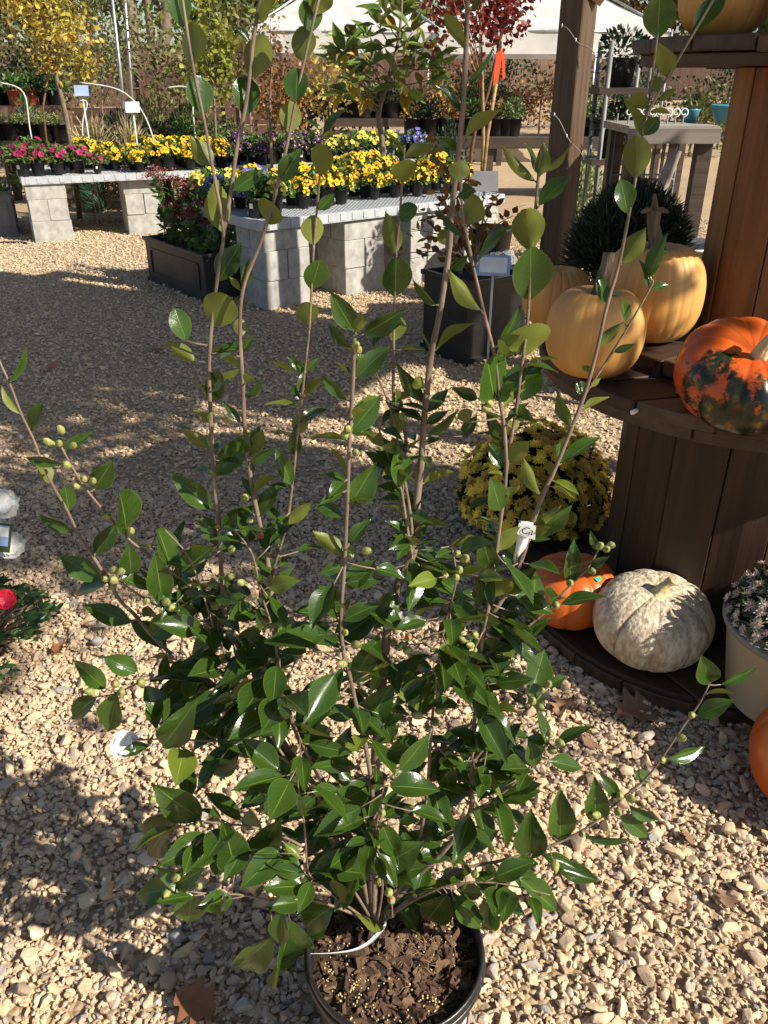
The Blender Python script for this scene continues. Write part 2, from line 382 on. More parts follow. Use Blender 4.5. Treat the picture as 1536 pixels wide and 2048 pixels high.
def scatter(n, y0, y1, smin, smax, mu, sg):
    yy = np.linspace(y0, y1, 400); hw = .56 * (yy * CP + H * SP) * .93 + .12
    cdf = np.cumsum(hw); y = np.interp(rng.random(n), cdf / cdf[-1], yy)
    x = (rng.random(n) * 2 - 1) * (.56 * (y * CP + H * SP) * .93 + .12)
    s = np.clip(np.exp(rng.normal(mu, sg, n)), smin, smax)
    z = s * rng.uniform(.0, .30, n) + rng.random(n) * .012 * (s < .022)
    return np.stack([x, y, z], 1), s
p1, s1 = scatter(66000, .72, 3.2, .008, .056, math.log(.0185), .44)
p2, s2 = scatter(105000, 3.0, 10.5, .012, .05, math.log(.0235), .32)
PP = np.concatenate([p1, p2]); SS = np.concatenate([s1, s2])
# lift the biggest near stones out as single pieces
near = np.where((PP[:, 1] < 2.2) & (np.abs(PP[:, 0]) < .46 * (PP[:, 1] * CP + H * SP)))[0]
big = near[np.argsort(-SS[near])][:300]
for i in big:
    o = bpy.data.objects.new('gravel_stone', random.choice(STONES)); col.objects.link(o); o.parent = ground
    s = SS[i]; o.location = (PP[i, 0], PP[i, 1], PP[i, 2] + .006); o.scale = (s, s, s)
    o.rotation_euler = (random.gauss(0, .35), random.gauss(0, .35), random.uniform(0, 6.28))
keep = np.ones(len(PP), bool); keep[big] = False; PP, SS = PP[keep], SS[keep]
me = bpy.data.meshes.new('gravel'); me.vertices.add(len(PP)); me.vertices.foreach_set('co', PP.ravel())
a = me.attributes.new('size', 'FLOAT', 'POINT'); a.data.foreach_set('value', SS.astype(np.float32))
rot = np.stack([rng.normal(0, .33, len(PP)), rng.normal(0, .33, len(PP)), rng.uniform(0, 6.28, len(PP))], 1)
a = me.attributes.new('rot', 'FLOAT_VECTOR', 'POINT'); a.data.foreach_set('vector', rot.astype(np.float32).ravel())
gravel = tag(obj('gravel', me), 'loose tan crushed stone covering the ground', kind='stuff')
gravel.parent = ground
ng = bpy.data.node_groups.new('scatter_gravel', 'GeometryNodeTree')
ng.interface.new_socket('Geometry', in_out='INPUT', socket_type='NodeSocketGeometry'); ng.interface.new_socket('Geometry', in_out='OUTPUT', socket_type='NodeSocketGeometry')
gi, go = ng.nodes.new('NodeGroupInput'), ng.nodes.new('NodeGroupOutput')
ci = ng.nodes.new('GeometryNodeCollectionInfo'); ci.inputs['Collection'].default_value = scol; ci.inputs['Separate Children'].default_value = True; ci.inputs['Reset Children'].default_value = True
ip = ng.nodes.new('GeometryNodeInstanceOnPoints'); ip.inputs['Pick Instance'].default_value = True
na = ng.nodes.new('GeometryNodeInputNamedAttribute'); na.data_type = 'FLOAT'; na.inputs['Name'].default_value = 'size'
nr = ng.nodes.new('GeometryNodeInputNamedAttribute'); nr.data_type = 'FLOAT_VECTOR'; nr.inputs['Name'].default_value = 'rot'
rv = ng.nodes.new('FunctionNodeRandomValue'); rv.data_type = 'INT'; rv.inputs['Min'].default_value = 0; rv.inputs['Max'].default_value = 9
for q in rv.inputs:
    if q.name == 'Max' and q.type == 'INT': q.default_value = 9
L = ng.links
L.new(gi.outputs[0], ip.inputs['Points']); L.new(ci.outputs[0], ip.inputs['Instance']); L.new(na.outputs[0], ip.inputs['Scale'])
L.new(nr.outputs[0], ip.inputs['Rotation'])
L.new([q for q in rv.outputs if q.type == 'INT'][0], ip.inputs['Instance Index']); L.new(ip.outputs[0], go.inputs[0])
gravel.modifiers.new('scatter', 'NODES').node_group = ng

# ------------------------------------------------------------------ leaf shapes
def leaf_mesh(name, seed, pointed=True, serr=.022, nl=16, lobes=0):
    r = random.Random(seed)
    fold = r.uniform(.10, .26); curl = r.uniform(-.02, .20); wave = r.uniform(0, .03); twist = r.uniform(-.25, .25); ph = r.uniform(0, 6)
    V, F, UV = [], [], []
    cols_ = [-1, -.55, 0, .55, 1]
    for i in range(nl + 1):
        t = i / nl
        if lobes:
            wdt = (math.sin(math.pi * min(t * 1.02, 1)) ** .7) * (.36 + .12 * math.sin(t * lobes * 2 * math.pi + ph) ) + .02
        elif pointed:
            wdt = math.sin(math.pi * t ** .82) ** .95 * .5 * (1 - .18 * t ** 3 - .30 * t ** 9)
        else:
            wdt = (math.sin(math.pi * t ** 1.12) ** .62) * .5
        if i in (0, nl): wdt = .006
        e = serr * (1 if i % 2 else -.4) if 1 < i < nl else 0
        for c in cols_:
            ww = wdt + (e if abs(c) == 1 else 0)
            y = c * ww; x = t + (.02 * abs(c) if e > 0 else 0)
            z = abs(y) * fold * 1.3 - curl * (t - .15) ** 2 * (1 if t > .15 else 0) + wave * math.sin(t * 9 + ph + c) * abs(c) + twist * y * (t - .3) * .6
            V.append((x, y, z)); UV.append((t, .5 + c * .5))
    for i in range(nl):
        for j in range(4):
            a_ = i * 5 + j; F.append([a_, a_ + 5, a_ + 6, a_ + 1])
    F = [f[::-1] for f in F]
    F = [[f[0], f[1], f[2], f[3]] for f in F]
    me = bpy.data.meshes.new(name); me.from_pydata(V, [], F)
    uv = me.uv_layers.new(name='UVMap')
    for lp in me.loops: uv.data[lp.index].uv = UV[lp.vertex_index]
    for p in me.polygons: p.use_smooth = True
    me.update()
    if me.polygons[len(me.polygons) // 2].normal.z < 0: me.flip_normals()
    return me
LP = [leaf_mesh('leaf', 10 + i, True, .009, 34) for i in range(8)]
LR = [leaf_mesh('leaf', 30 + i, False, .007, 30) for i in range(5)]
for m_ in LP + LR: m_.materials.append(M['camellia'])
LPY = [m_.copy() for m_ in LP[:4]]
for m_ in LPY: m_.materials.clear(); m_.materials.append(M['camellia_y'])

def leaf_matrix(p0, ax, nrm, ln, wd):
    ax = ax.normalized(); n = (nrm - ax * nrm.dot(ax)).normalized(); sd = n.cross(ax)
    m4 = Matrix(((ax.x * ln, sd.x * wd, n.x * ln, p0.x), (ax.y * ln, sd.y * wd, n.y * ln, p0.y), (ax.z * ln, sd.z * wd, n.z * ln, p0.z), (0, 0, 0, 1)))
    return m4

# ------------------------------------------------------------------ the potted camellia
POT_C = Vector((.018, .873, 0)); POT_R, RIM_H = .148, .29
camellia = empty('potted_camellia', POT_C, label='tall leafy camellia with round green buds in a black nursery pot on the gravel', cat='potted plant')
def cpart(name, mesh_, m, parent=None):            # a part given in world coordinates
    o = obj(name, mesh_, m, parent or camellia)
    if parent is None: o.location = -POT_C
    return o
mb = MB()
prof = [(.0, .0), (.115, .0), (.118, .012), (.136, .225), (.141, .228), (.143, .262), (.147, .264), (.1485, .286), (.146, .291), (.1425, .289), (.139, .255), (.136, .225)]
pot = MB().lathe(prof, 72).obj('pot', M['pot'], camellia)
MB().lathe([(.1478, .262), (.1500, .2635), (.1515, .268), (.1505, .2725), (.1483, .274)], 72).obj('rim', M['pot'], pot)
b_ = MB()
for k in range(18):
    a_ = k * 2 * math.pi / 18; b_.box((.1295 * math.cos(a_), .1295 * math.sin(a_), .12), (.004, .006, .2), a_)
b_.obj('rib', M['pot'], pot)
MB().box((.102, -.093, .205), (.004, .035, .045), R(-42)).obj('price_sticker', M['tag'], pot)
SOIL = .258
sv, sf = [], []
nr_, na_ = 14, 48
for i in range(nr_ + 1):
    for j in range(na_):
        r_ = .1385 * i / nr_; an = 2 * math.pi * j / na_
        x, y = r_ * math.cos(an), r_ * math.sin(an)
        sv.append((x, y, SOIL - .008 + .016 * noise.noise((x * 22, y * 22, 1)) + .007 * noise.noise((x * 70, y * 70, 3)) + .012 * (1 - i / nr_)))
for i in range(nr_):
    for j in range(na_): sf.append([i * na_ + j, (i + 1) * na_ + j, (i + 1) * na_ + (j + 1) % na_, i * na_ + (j + 1) % na_])
soil = MB().add(sv, sf, 0, True).obj('soil', M['soil'], camellia)
def soil_z(x, y): return SOIL - .008 + .016 * noise.noise((x * 22, y * 22, 1)) + .012 * (1 - math.hypot(x, y) / .1385)
V, F = [], []
rn = random.Random(4)
for k in range(620):
    a_ = rn.uniform(0, 6.28); r_ = .134 * math.sqrt(rn.random()); x, y = r_ * math.cos(a_), r_ * math.sin(a_)
    s = rn.choice([.006, .008, .010, .014, .02]) * rn.uniform(.6, 1.2)
    m4 = Matrix.Translation((x, y, soil_z(x, y) + rn.uniform(.001, .007))) @ (Matrix.Rotation(rn.uniform(0, 6.28), 4, 'Z') @ Matrix.Rotation(rn.gauss(0, .45), 4, 'X') @ Matrix.Rotation(rn.gauss(0, .45), 4, 'Y'))
    a1, b1, c1 = s, s * rn.uniform(.3, .8), s * rn.uniform(.08, .25)
    base = len(V)
    for sx, sy, sz in [(-1, -1, 0), (1, -.6, 0), (.9, 1, 0), (-.8, .7, 0), (-.9, -.8, 1), (.8, -.5, 1), (.9, .7, 1), (-.7, .6, 1)]:
        V.append(m4 @ Vector((sx * a1 * rn.uniform(.7, 1), sy * b1 * rn.uniform(.7, 1), sz * c1)))
    F += [[base + q for q in f] for f in ([3, 2, 1, 0], [4, 5, 6, 7], [0, 1, 5, 4], [1, 2, 6, 5], [2, 3, 7, 6], [3, 0, 4, 7])]
me = MB().add(V, F).mesh('bark_chips'); at_ = me.attributes.new('rnd', 'FLOAT', 'FACE'); at_.data.foreach_set('value', np.repeat(rng.random(len(F) // 6), 6).astype(np.float32))
tag(obj('bark_chips', me, M['chip'], soil), kind='stuff')
V, F = [], []
ico = bmesh.new(); bmesh.ops.create_icosphere(ico, subdivisions=1, radius=1); iv = [v.co.copy() for v in ico.verts]; iff = [[v.index for v in f.verts] for f in ico.faces]; ico.free()
cl = [(-.085, .01, .03), (-.07, -.06, .025), (.04, -.105, .022), (.06, -.085, .02), (-.03, -.09, .03), (.09, .02, .04), (.1, .06, .03), (.02, -.02, .06), (-.09, -.03, .03), (.0, -.11, .03)]
for k in range(420):
    c = rn.choice(cl); x, y = rn.gauss(c[0], c[2] * .6), rn.gauss(c[1], c[2] * .6)
    if math.hypot(x, y) > .132: continue
    r_ = rn.uniform(.0013, .0022); o_ = len(V); z_ = soil_z(x, y) + rn.uniform(.002, .009)
    V += [Vector((x, y, z_)) + q * r_ for q in iv]; F += [[o_ + q for q in f] for f in iff]
tag(MB().add(V, F, 0, True).obj('fertilizer_beads', M['prill'], soil), kind='stuff')
mb = MB()
for k in range(70):
    x, y = rn.gauss(.03, .03), rn.gauss(.01, .025); a_ = rn.uniform(0, 6.28); l_ = rn.uniform(.01, .03)
    p0 = Vector((x, y, soil_z(x, y) + .004)); d_ = Vector((math.cos(a_), math.sin(a_), rn.uniform(-.1, .5))) * l_
    mb.tube([p0, p0 + d_ * .5 + Vector((rn.gauss(0, .003), rn.gauss(0, .003), .004)), p0 + d_], .0005, 4)
tag(mb.obj('surface_roots', M['root'], soil), kind='stuff')

STEMS = [  # name, radius top / base (mm), D top / D base, pixel path from the tip down
 ('S7', 2.7, 9, 1.00, .93, [(936, -30), (932, 100), (924, 240), (906, 400), (897, 512), (879, 629), (862, 712), (849, 829), (842, 929), (835, 995), (830, 1060), (826, 1110), (808, 1140), (789, 1191), (775, 1257), (765, 1357), (754, 1474), (748, 1600), (746, 1740), (745, 1850)]),
 ('S1', 1.5, 5.5, 1.02, .93, [(360, -40), (368, 20), (387, 140), (410, 250), (427, 347), (447, 460), (438, 530), (423, 655), (418, 742), (422, 850), (428, 960), (437, 1040), (443, 1150), (450, 1230), (473, 1290), (493, 1365), (530, 1430), (585, 1510), (662, 1620), (715, 1720), (742, 1830)]),
 ('S2', 2.0, 2.6, 1.03, 1.005, [(530, -40), (512, 43), (493, 200), (473, 300), (463, 377), (447, 463)]),
 ('S3', 1.5, 5.0, .99, .94, [(645, -30), (625, 50), (595, 183), (579, 267), (552, 383), (522, 483), (486, 578), (480, 672), (486, 770), (490, 862), (505, 980), (532, 1104), (539, 1157), (552, 1274), (562, 1374), (600, 1480), (660, 1590), (720, 1720), (747, 1840)]),
 ('S4', 1.2, 2.4, .95, .965, [(645, 255), (639, 360), (627, 500), (619, 652), (609, 745), (600, 829), (589, 929), (580, 1005), (572, 1054), (545, 1147), (542, 1175)]),
 ('S5', 2.3, 4.0, .88, .90, [(709, 670), (705, 779), (699, 879), (695, 979), (689, 1124), (682, 1224), (685, 1291), (699, 1351), (715, 1424), (732, 1497), (745, 1590), (748, 1700), (748, 1840)]),
 ('S6', 1.3, 3.0, 1.00, .96, [(809, 295), (804, 367), (799, 440), (792, 512), (789, 612), (787, 699), (787, 795), (795, 830), (806, 850), (812, 890), (805, 975), (800, 1020), (822, 1100)]),
 ('S6b', 1.2, 2.4, .98, .95, [(740, 690), (752, 745), (775, 800), (792, 860), (798, 905), (812, 975), (822, 1040), (826, 1105)]),
 ('S6c', 1.2, 2.2, .97, .94, [(755, 850), (772, 900), (785, 940), (802, 979), (815, 1060), (824, 1110)]),
 ('S8', 1.6, 5.0, .93, .92, [(920, 330), (925, 420), (942, 512), (969, 629), (989, 712), (999, 795), (1009, 862), (1012, 945), (1002, 1034), (989, 1124), (975, 1224), (962, 1291), (952, 1424), (942, 1524), (942, 1619), (895, 1693), (845, 1743), (790, 1800), (752, 1848)]),
 ('S9', 1.6, 2.4, .95, .93, [(1083, 300), (1077, 350), (1071, 417), (1062, 512), (1056, 629), (1044, 729), (1031, 829), (1020, 890), (1011, 955)]),
 ('S10', 1.3, 3.6, 1.02, .94, [(1330, -40), (1311, 100), (1301, 183), (1291, 233), (1284, 267), (1271, 357), (1254, 450), (1237, 532), (1214, 612), (1191, 712), (1167, 795), (1141, 862), (1107, 945), (1077, 1012), (1041, 1124), (1005, 1197), (972, 1245)]),
 ('S10b', 1.3, 1.8, 1.0, 1.0, [(1450, -40), (1407, 33), (1357, 117), (1324, 173), (1292, 232)]),
 ('S11', 1.1, 1.8, .98, .985, [(1305, 560), (1301, 575), (1257, 652), (1224, 705), (1187, 762), (1172, 785)]),
 ('S12', 1.5, 4.5, 1.05, .94, [(-25, 660), (0, 725), (20, 769), (43, 829), (67, 879), (83, 922), (110, 979), (133, 1019), (160, 1074), (187, 1114), (213, 1157), (243, 1204), (267, 1227), (307, 1274), (350, 1314), (380, 1331), (433, 1374), (490, 1420), (560, 1500), (650, 1640), (725, 1780), (744, 1845)]),
 ('S13', 1.5, 2.2, .98, .97, [(123, 895), (147, 939), (173, 979), (197, 1009), (253, 1074), (290, 1104), (333, 1137), (393, 1181), (445, 1222)]),
 ('S14', 1.3, 2.0, .94, .955, [(235, 1160), (300, 1204), (343, 1221), (400, 1241), (455, 1258)]),
 ('S15', 1.1, 1.8, .93, .96, [(236, 1386), (283, 1364), (333, 1351), (383, 1335)]),
 ('S16', 1.2, 2.4, .88, .92, [(270, 1480), (330, 1478), (400, 1481), (483, 1487), (570, 1520), (640, 1600), (715, 1740)]),
 ('S17', 1.2, 2.6, .84, .90, [(308, 1612), (353, 1633), (433, 1646), (512, 1656), (600, 1690), (690, 1760), (740, 1835)]),
 ('S18', 1.2, 2.8, .80, .90, [(345, 1772), (400, 1786), (477, 1789), (540, 1800), (620, 1800), (700, 1825), (742, 1850)]),
 ('S18b', 1.1, 2.0, .80, .86, [(592, 1536), (600, 1600), (609, 1653), (615, 1736), (630, 1760), (665, 1790), (720, 1830)]),
 ('S19', 1.3, 3.6, .97, .91, [(1418, 1370), (1400, 1405), (1360, 1462), (1300, 1548), (1250, 1592), (1170, 1658), (1080, 1700), (1000, 1722), (920, 1740), (830, 1790), (757, 1848)]),
 ('S20', 1.2, 2.4, .97, .94, [(1205, 1085), (1190, 1112), (1171, 1141), (1137, 1174), (1091, 1224), (1034, 1270), (985, 1310), (958, 1345)]),
 ('S21', 1.1, 2.2, .95, .92, [(1090, 1372), (1067, 1407), (1034, 1437), (985, 1480), (945, 1525)]),
 ('S22', 1.1, 2.4, .91, .90, [(1108, 1465), (1094, 1484), (1074, 1524), (1040, 1556), (990, 1598), (943, 1622)]),
 ('S23', 1.3, 3.2, .92, .92, [(905, 1100), (912, 1160), (895, 1230), (880, 1300), (868, 1400), (860, 1500), (850, 1620), (820, 1740), (757, 1845)]),
 ('S24', 1.0, 2.0, .90, .92, [(815, 1270), (850, 1285), (890, 1320), (925, 1360), (945, 1420)]),
 ('S25', 1.1, 2.2, .82, .88, [(770, 1560), (755, 1640), (750, 1700), (765, 1770), (755, 1840)]),
 ('S26', 1.1, 2.2, .80, .88, [(785, 1835), (782, 1800), (765, 1750), (752, 1690), (748, 1640)]),
 ('S27', 1.1, 2.2, .85, .9, [(1100, 1790), (1040, 1775), (980, 1765), (900, 1770), (830, 1800), (762, 1845)]),
 ('S28', 1.1, 2.2, .95, .93, [(330, 1060), (375, 1110), (400, 1170), (430, 1260), (470, 1350), (520, 1440), (600, 1560)]),
 ('S29', 1.1, 2.0, .9, .92, [(470, 1060), (505, 1110), (520, 1180), (545, 1260), (558, 1340)]),
 ('S30', 1.1, 2.2, .86, .9, [(560, 1385), (585, 1440), (610, 1500), (660, 1600), (720, 1740)]),
]
STEM3, stem_obj = {}, {}
for nm, r0, r1, d0, d1, pts in STEMS:
    ln = [0]
    for i in range(1, len(pts)): ln.append(ln[-1] + math.dist(pts[i], pts[i - 1]))
    P3 = [at(x, y, D=d0 + (d1 - d0) * (l / ln[-1]) ** 1.3) for (x, y), l in zip(pts, ln)]
    pth = smooth_path(P3, 5); n = len(pth)
    rads = [(r0 + (r1 - r0) * (i / (n - 1)) ** 1.4) * .001 * (1 + .10 * math.sin(i * 2.1) * random.random()) for i in range(n)]
    STEM3[nm] = [(p, r) for p, r in zip(pth, rads)]
def proj(p):
    z = depth(p); v = (p.y * SP + (p.z - H) * CP) / z
    return 768 + FPX * p.x / z, 1024 - FPX * v
ALLP = []
for nm, l in STEM3.items():
    for p, r in l: ALLP.append((*proj(p), nm, p))
A2 = np.array([(a, b) for a, b, _, _ in ALLP])
TWIGS = {nm: [] for nm in STEM3}

# leaves read off the photograph: base x y, tip x y, width (px), side shown (t upper face, u lower face)
LEAVES = """364 54 352 -30 52 t;384 132 380 46 50 u;404 228 394 150 54 t;424 332 380 272 42 u;447 465 430 353 55 u;500 155 530 70 56 u;490 232 492 150 53 t;522 45 555 -20 24 u
498 80 470 52 18 t;468 380 527 338 34 t;628 28 655 -24 50 u;622 65 618 -5 48 t;605 122 606 52 47 u;592 203 594 136 49 t;577 265 588 204 45 u;562 362 600 298 42 t;536 448 538 400 43 u
645 272 692 213 15 t;640 262 610 235 9 t;645 278 672 262 14 u;640 350 644 288 40 u;638 420 670 387 26 t;627 490 627 430 45 u;622 578 640 520 43 t;618 650 610 604 45 u
608 742 575 715 17 t;612 742 638 715 16 t;610 790 655 748 17 u;606 800 580 770 20 t;593 870 603 830 33 u;592 912 592 850 27 t;583 970 551 892 33 t;575 1050 625 1003 28 u
437 562 482 482 52 t;425 652 452 588 64 u;372 682 350 617 43 t;388 722 331 682 33 u;426 712 440 690 13 u;428 752 487 740 17 u;425 800 442 745 34 t;418 790 412 762 17 u
420 898 360 858 27 u;433 950 505 862 52 t;425 1018 340 947 48 t;440 1090 400 1035 36 t;497 912 530 856 28 u;500 925 550 897 19 t;481 845 447 805 19 t;484 672 478 637 27 u;485 703 507 668 17 t
484 738 443 715 15 u;492 795 527 758 13 t;486 578 500 515 23 t;480 580 458 552 15 u;507 990 557 941 13 u;516 1035 560 962 30 t;447 1055 508 1010 38 t;512 1075 472 1062 23 t;525 1072 570 1060 22 t
706 660 660 582 43 t;700 695 653 645 23 t;712 665 728 625 22 u;728 668 810 622 37 t;787 682 795 632 45 u;745 690 808 645 25 t;712 755 780 690 46 t;703 862 762 792 50 t;694 800 640 750 23 t;700 1010 752 925 53 t
693 960 650 945 17 t;690 950 660 888 13 u;690 880 615 873 15 u;692 1112 625 1060 35 u;683 1132 638 1147 25 t;695 1175 752 1120 47 t;692 1165 770 1155 35 t;678 1232 640 1170 35 t;686 1240 762 1205 35 t
705 1365 760 1270 48 t;720 1470 785 1370 60 t;710 1430 640 1420 38 t;808 312 770 258 9 u;808 315 872 288 25 u;800 325 795 290 21 t;805 365 813 318 43 u;800 440 832 412 32 t;792 505 772 423 44 u;790 592 793 515 53 t
848 805 792 730 27 t;790 800 830 785 15 u;797 825 790 795 25 t;790 870 795 825 31 u;800 975 795 890 43 t;822 930 750 868 32 t;928 98 888 28 27 u;944 22 962 -14 15 t;920 225 872 163 15 t;938 165 992 95 13 t
930 275 1002 216 29 u;914 305 876 275 27 t;917 362 922 322 41 u;933 447 955 390 48 u;918 392 945 378 27 t;930 475 870 413 15 t;896 490 882 460 29 u;898 540 937 508 23 t;955 525 1018 445 19 t;962 620 898 538 31 u
870 610 823 560 17 t;872 700 950 635 18 u;858 868 917 822 22 u;935 845 925 818 29 u;925 872 955 830 27 t;992 708 1045 612 29 t;988 797 975 720 56 t;955 797 903 775 23 t;990 800 1020 785 25 t;1008 890 972 822 27 t
1010 862 1018 832 19 u;1028 862 1030 840 19 u;1015 920 1060 880 37 u;1008 935 978 885 35 t;1000 1020 985 958 36 t;1005 985 1040 972 19 u;1082 990 1045 910 23 u;998 1102 1040 1050 36 u;985 1142 962 1075 35 t
1025 1130 1005 1098 19 t;985 1192 1020 1158 34 u;972 1212 957 1155 27 t;974 1252 975 1224 36 u;1015 1187 1077 1130 32 t;1000 1247 1030 1190 42 t;975 1267 1020 1255 26 t;1030 1277 1097 1235 30 t;1068 1232 1072 1140 36 t
965 1280 1007 1312 27 u;950 1392 900 1313 40 t;840 1432 855 1344 50 t;1070 362 1000 292 23 u;1078 352 1090 286 34 u;1070 342 1055 285 13 t;1085 347 1150 285 13 u;1078 412 1140 345 36 t;1062 502 1052 415 60 u;1058 600 1065 497 68 t
1052 712 1062 646 78 u;1042 802 1054 727 80 t;1315 77 1320 -12 63 t;1388 64 1457 -18 42 t;1338 157 1318 85 41 u;1300 182 1322 155 27 u;1296 217 1263 190 27 u;1280 268 1253 193 23 u;1288 270 1317 235 29 t;1300 224 1342 225 11 u
1318 202 1352 176 17 u;1271 357 1275 270 54 u;1255 427 1243 360 42 t;1243 527 1292 455 47 u;1298 557 1332 465 33 t;1297 572 1283 518 17 t;1303 577 1340 568 17 t;1213 610 1197 542 29 t;1196 694 1247 643 25 u;1250 647 1245 595 15 t
1228 704 1270 688 17 t;1180 747 1165 728 13 u;1182 774 1202 756 13 u;1170 787 1153 766 23 t;1165 822 1219 795 13 u;1140 852 1112 787 21 t;1123 927 1202 867 27 t;1068 1072 1147 1014 27 t;1138 1167 1150 1080 35 t;1122 1209 1212 1189 27 t
1180 1137 1217 1113 19 t;1195 1102 1180 1062 15 t;1035 1267 1102 1239 28 t;1190 1642 1192 1560 34 t;1120 1682 1122 1580 45 t;1060 1716 1062 1624 45 t;1238 1597 1197 1544 25 t;1258 1609 1317 1641 21 t;1238 1630 1300 1677 29 t
1170 1672 1267 1683 17 t;1085 1710 1157 1736 28 t;1110 1732 1197 1762 39 t;1040 1757 1112 1822 36 t;1420 1367 1405 1313 31 t;1442 1369 1517 1336 19 t;1415 1387 1472 1385 13 u;1395 1432 1467 1399 37 t;1335 1517 1414 1496 25 t;1300 1562 1269 1545 21 t
1085 1377 1058 1387 31 t;1088 1374 1135 1351 21 t;1110 1492 1187 1449 24 t;1095 1482 1053 1475 25 t;1098 1522 1167 1536 31 t;1070 1532 1060 1478 31 t;22 762 55 695 15 t;40 827 0 773 17 u;63 862 82 803 21 t;125 927 43 917 19 t
100 967 85 928 29 u;130 899 184 864 23 t;190 977 224 924 37 t;138 1022 130 973 31 t;253 1067 245 984 43 t;148 1062 73 1030 23 t;205 1159 113 1111 47 t;190 1107 237 1044 37 t;215 1165 146 1186 29 t;262 1147 258 1090 35 t;240 1157 310 1179 29 t
325 1202 310 1108 47 t;262 1245 163 1209 45 t;362 1227 302 1272 49 t;385 1234 365 1143 47 t;340 1132 320 1058 41 t;440 1267 378 1307 35 y;360 1147 422 1094 45 t;210 1377 149 1321 36 t;275 1342 203 1314 45 t;235 1387 218 1462 41 t
192 1394 137 1440 31 t;290 1372 330 1432 45 t;400 1367 366 1406 45 t;400 1402 435 1492 41 t;325 1492 390 1409 41 t;300 1492 238 1512 25 t;400 1637 306 1574 51 t;355 1634 289 1712 47 t;395 1657 390 1762 39 t;440 1652 440 1764 47 t
390 1772 305 1739 30 t;345 1777 268 1791 41 t;385 1782 375 1850 41 t;347 1772 402 1740 28 t;595 1622 519 1574 37 t;565 1822 560 1897 33 t;580 1842 552 1982 47 t;545 1872 464 1950 35 t;665 1812 604 1857 58 t;685 1812 713 1734 27 t
680 1807 670 1750 21 u;615 1757 702 1730 47 t;790 1802 892 1769 45 t;895 1787 849 1852 41 t;905 1792 967 1862 41 t;760 1642 797 1722 31 t;755 1737 842 1689 55 t;770 1852 690 1814 31 u;795 1817 842 1860 25 t;985 1797 978 1870 27 t
990 1787 1052 1832 31 t;470 1310 525 1245 40 y;520 1400 560 1335 38 t;480 1500 420 1545 42 t;560 1470 500 1440 38 t;590 1545 640 1500 36 t;860 1560 905 1500 40 t;900 1580 880 1495 42 t;960 1590 1045 1540 44 t;800 1540 860 1470 42 t
640 1640 700 1590 40 t;470 1740 450 1650 40 t;520 1700 560 1640 38 t;930 1700 1000 1660 40 t;860 1680 930 1640 36 t;700 1560 650 1510 36 t;560 1560 520 1620 36 t;820 1620 900 1600 34 u"""
leaf_count = [0]; extra = []
def add_leaf(p0, p1, wd, nrm, nm, kind, single=True):
    ax = p1 - p0; ln = ax.length
    ratio = wd / ln
    if kind == 'y': me = random.choice(LPY)
    else: me = random.choice(LR if (ratio > .62) else LP)
    m4 = leaf_matrix(p0, ax, nrm, ln, wd)
    if single and leaf_count[0] < 300:
        o = bpy.data.objects.new('leaf', me); col.objects.link(o); o.parent = stem_obj[nm]; o.matrix_basis = m4; leaf_count[0] += 1
    else: extra.append((me, m4))
def view_n(p): return (Vector((0, 0, H)) - p).normalized()
LEAFREQ = []
for row in LEAVES.replace('\n', ';').split(';'):
    bx, by, tx, ty, wp, kd = row.split(); bx, by, tx, ty, wp = map(float, (bx, by, tx, ty, wp))
    d2 = (A2[:, 0] - bx) ** 2 + (A2[:, 1] - by) ** 2; i = int(np.argmin(d2)); _, _, nm, sp = ALLP[i]
    D = sp.y + random.uniform(-.006, .012)
    p0 = at(bx, by, D=D); lpx = math.hypot(tx - bx, ty - by); z = depth(p0)
    narrow = wp / lpx < .34
    p1 = at(tx, ty, D=D + random.uniform(-.35, .30) * lpx / FPX * z)
    ax = (p1 - p0).normalized(); v = view_n(p0)
    n = v if kd != 'u' else -v
    roll = random.uniform(35, 58) * random.choice((-1, 1)) if narrow else random.gauss(0, 20)
    n = Quaternion(ax, R(roll)) @ n
    # leaves like to hold their upper face to the sky and the sun
    n = (n + (Vector((0, 0, .22)) + SDIR * .12)).normalized()
    vis = max(.45, abs((n - ax * n.dot(ax)).normalized().dot(v)))
    wd = wp / FPX * z / vis * (.93 if wp / lpx < .62 else 1.0)
    LEAFREQ.append((p0, p1, wd, n, nm, kd))
    if d2[i] > 9: TWIGS[nm].append((sp, p0))
NHAND = len(LEAFREQ)
# fill the dense lower part of the shrub
dense = [k for k, (x, y, nm, p) in enumerate(ALLP) if y > 1090 and y < 1800]
rf = random.Random(21)
wts = [1.0 + 1.4 * (380 < ALLP[k][0] < 1010 and ALLP[k][1] > 1250) for k in dense]
for k in rf.choices(dense, wts, k=330):
    x, y, nm, sp = ALLP[k]
    out = Vector((sp.x - .0, sp.y - .95, 0)); out = out.normalized() if out.length > .02 else Vector((rf.uniform(-1, 1), -1, 0)).normalized()
    a_ = rf.gauss(0, 1.15); dr = Matrix.Rotation(a_, 3, 'Z') @ out
    ax = (dr + Vector((0, 0, rf.uniform(-.75, .75)))).normalized()
    ln = rf.uniform(.05, .083); wd = ln * rf.uniform(.40, .56)
    stem_off = rf.uniform(.004, .035)
    p0 = sp + ax * stem_off; p1 = p0 + ax * ln
    qx, qy = proj(p1)
    if not (250 < qx < 1130 and 1080 < qy < 1850): continue
    if qy > 1780 and 610 < qx < 960 and rf.random() < .85: continue
    n = (Vector((0, 0, 1)) + SDIR * .6 + Vector((rf.gauss(0, .5), rf.gauss(0, .5), rf.gauss(0, .3)))).normalized()
    kd = 'y' if rf.random() < .07 else 't'
    LEAFREQ.append((p0, p1, wd, n, nm, kd)); TWIGS[nm].append((sp, p0))
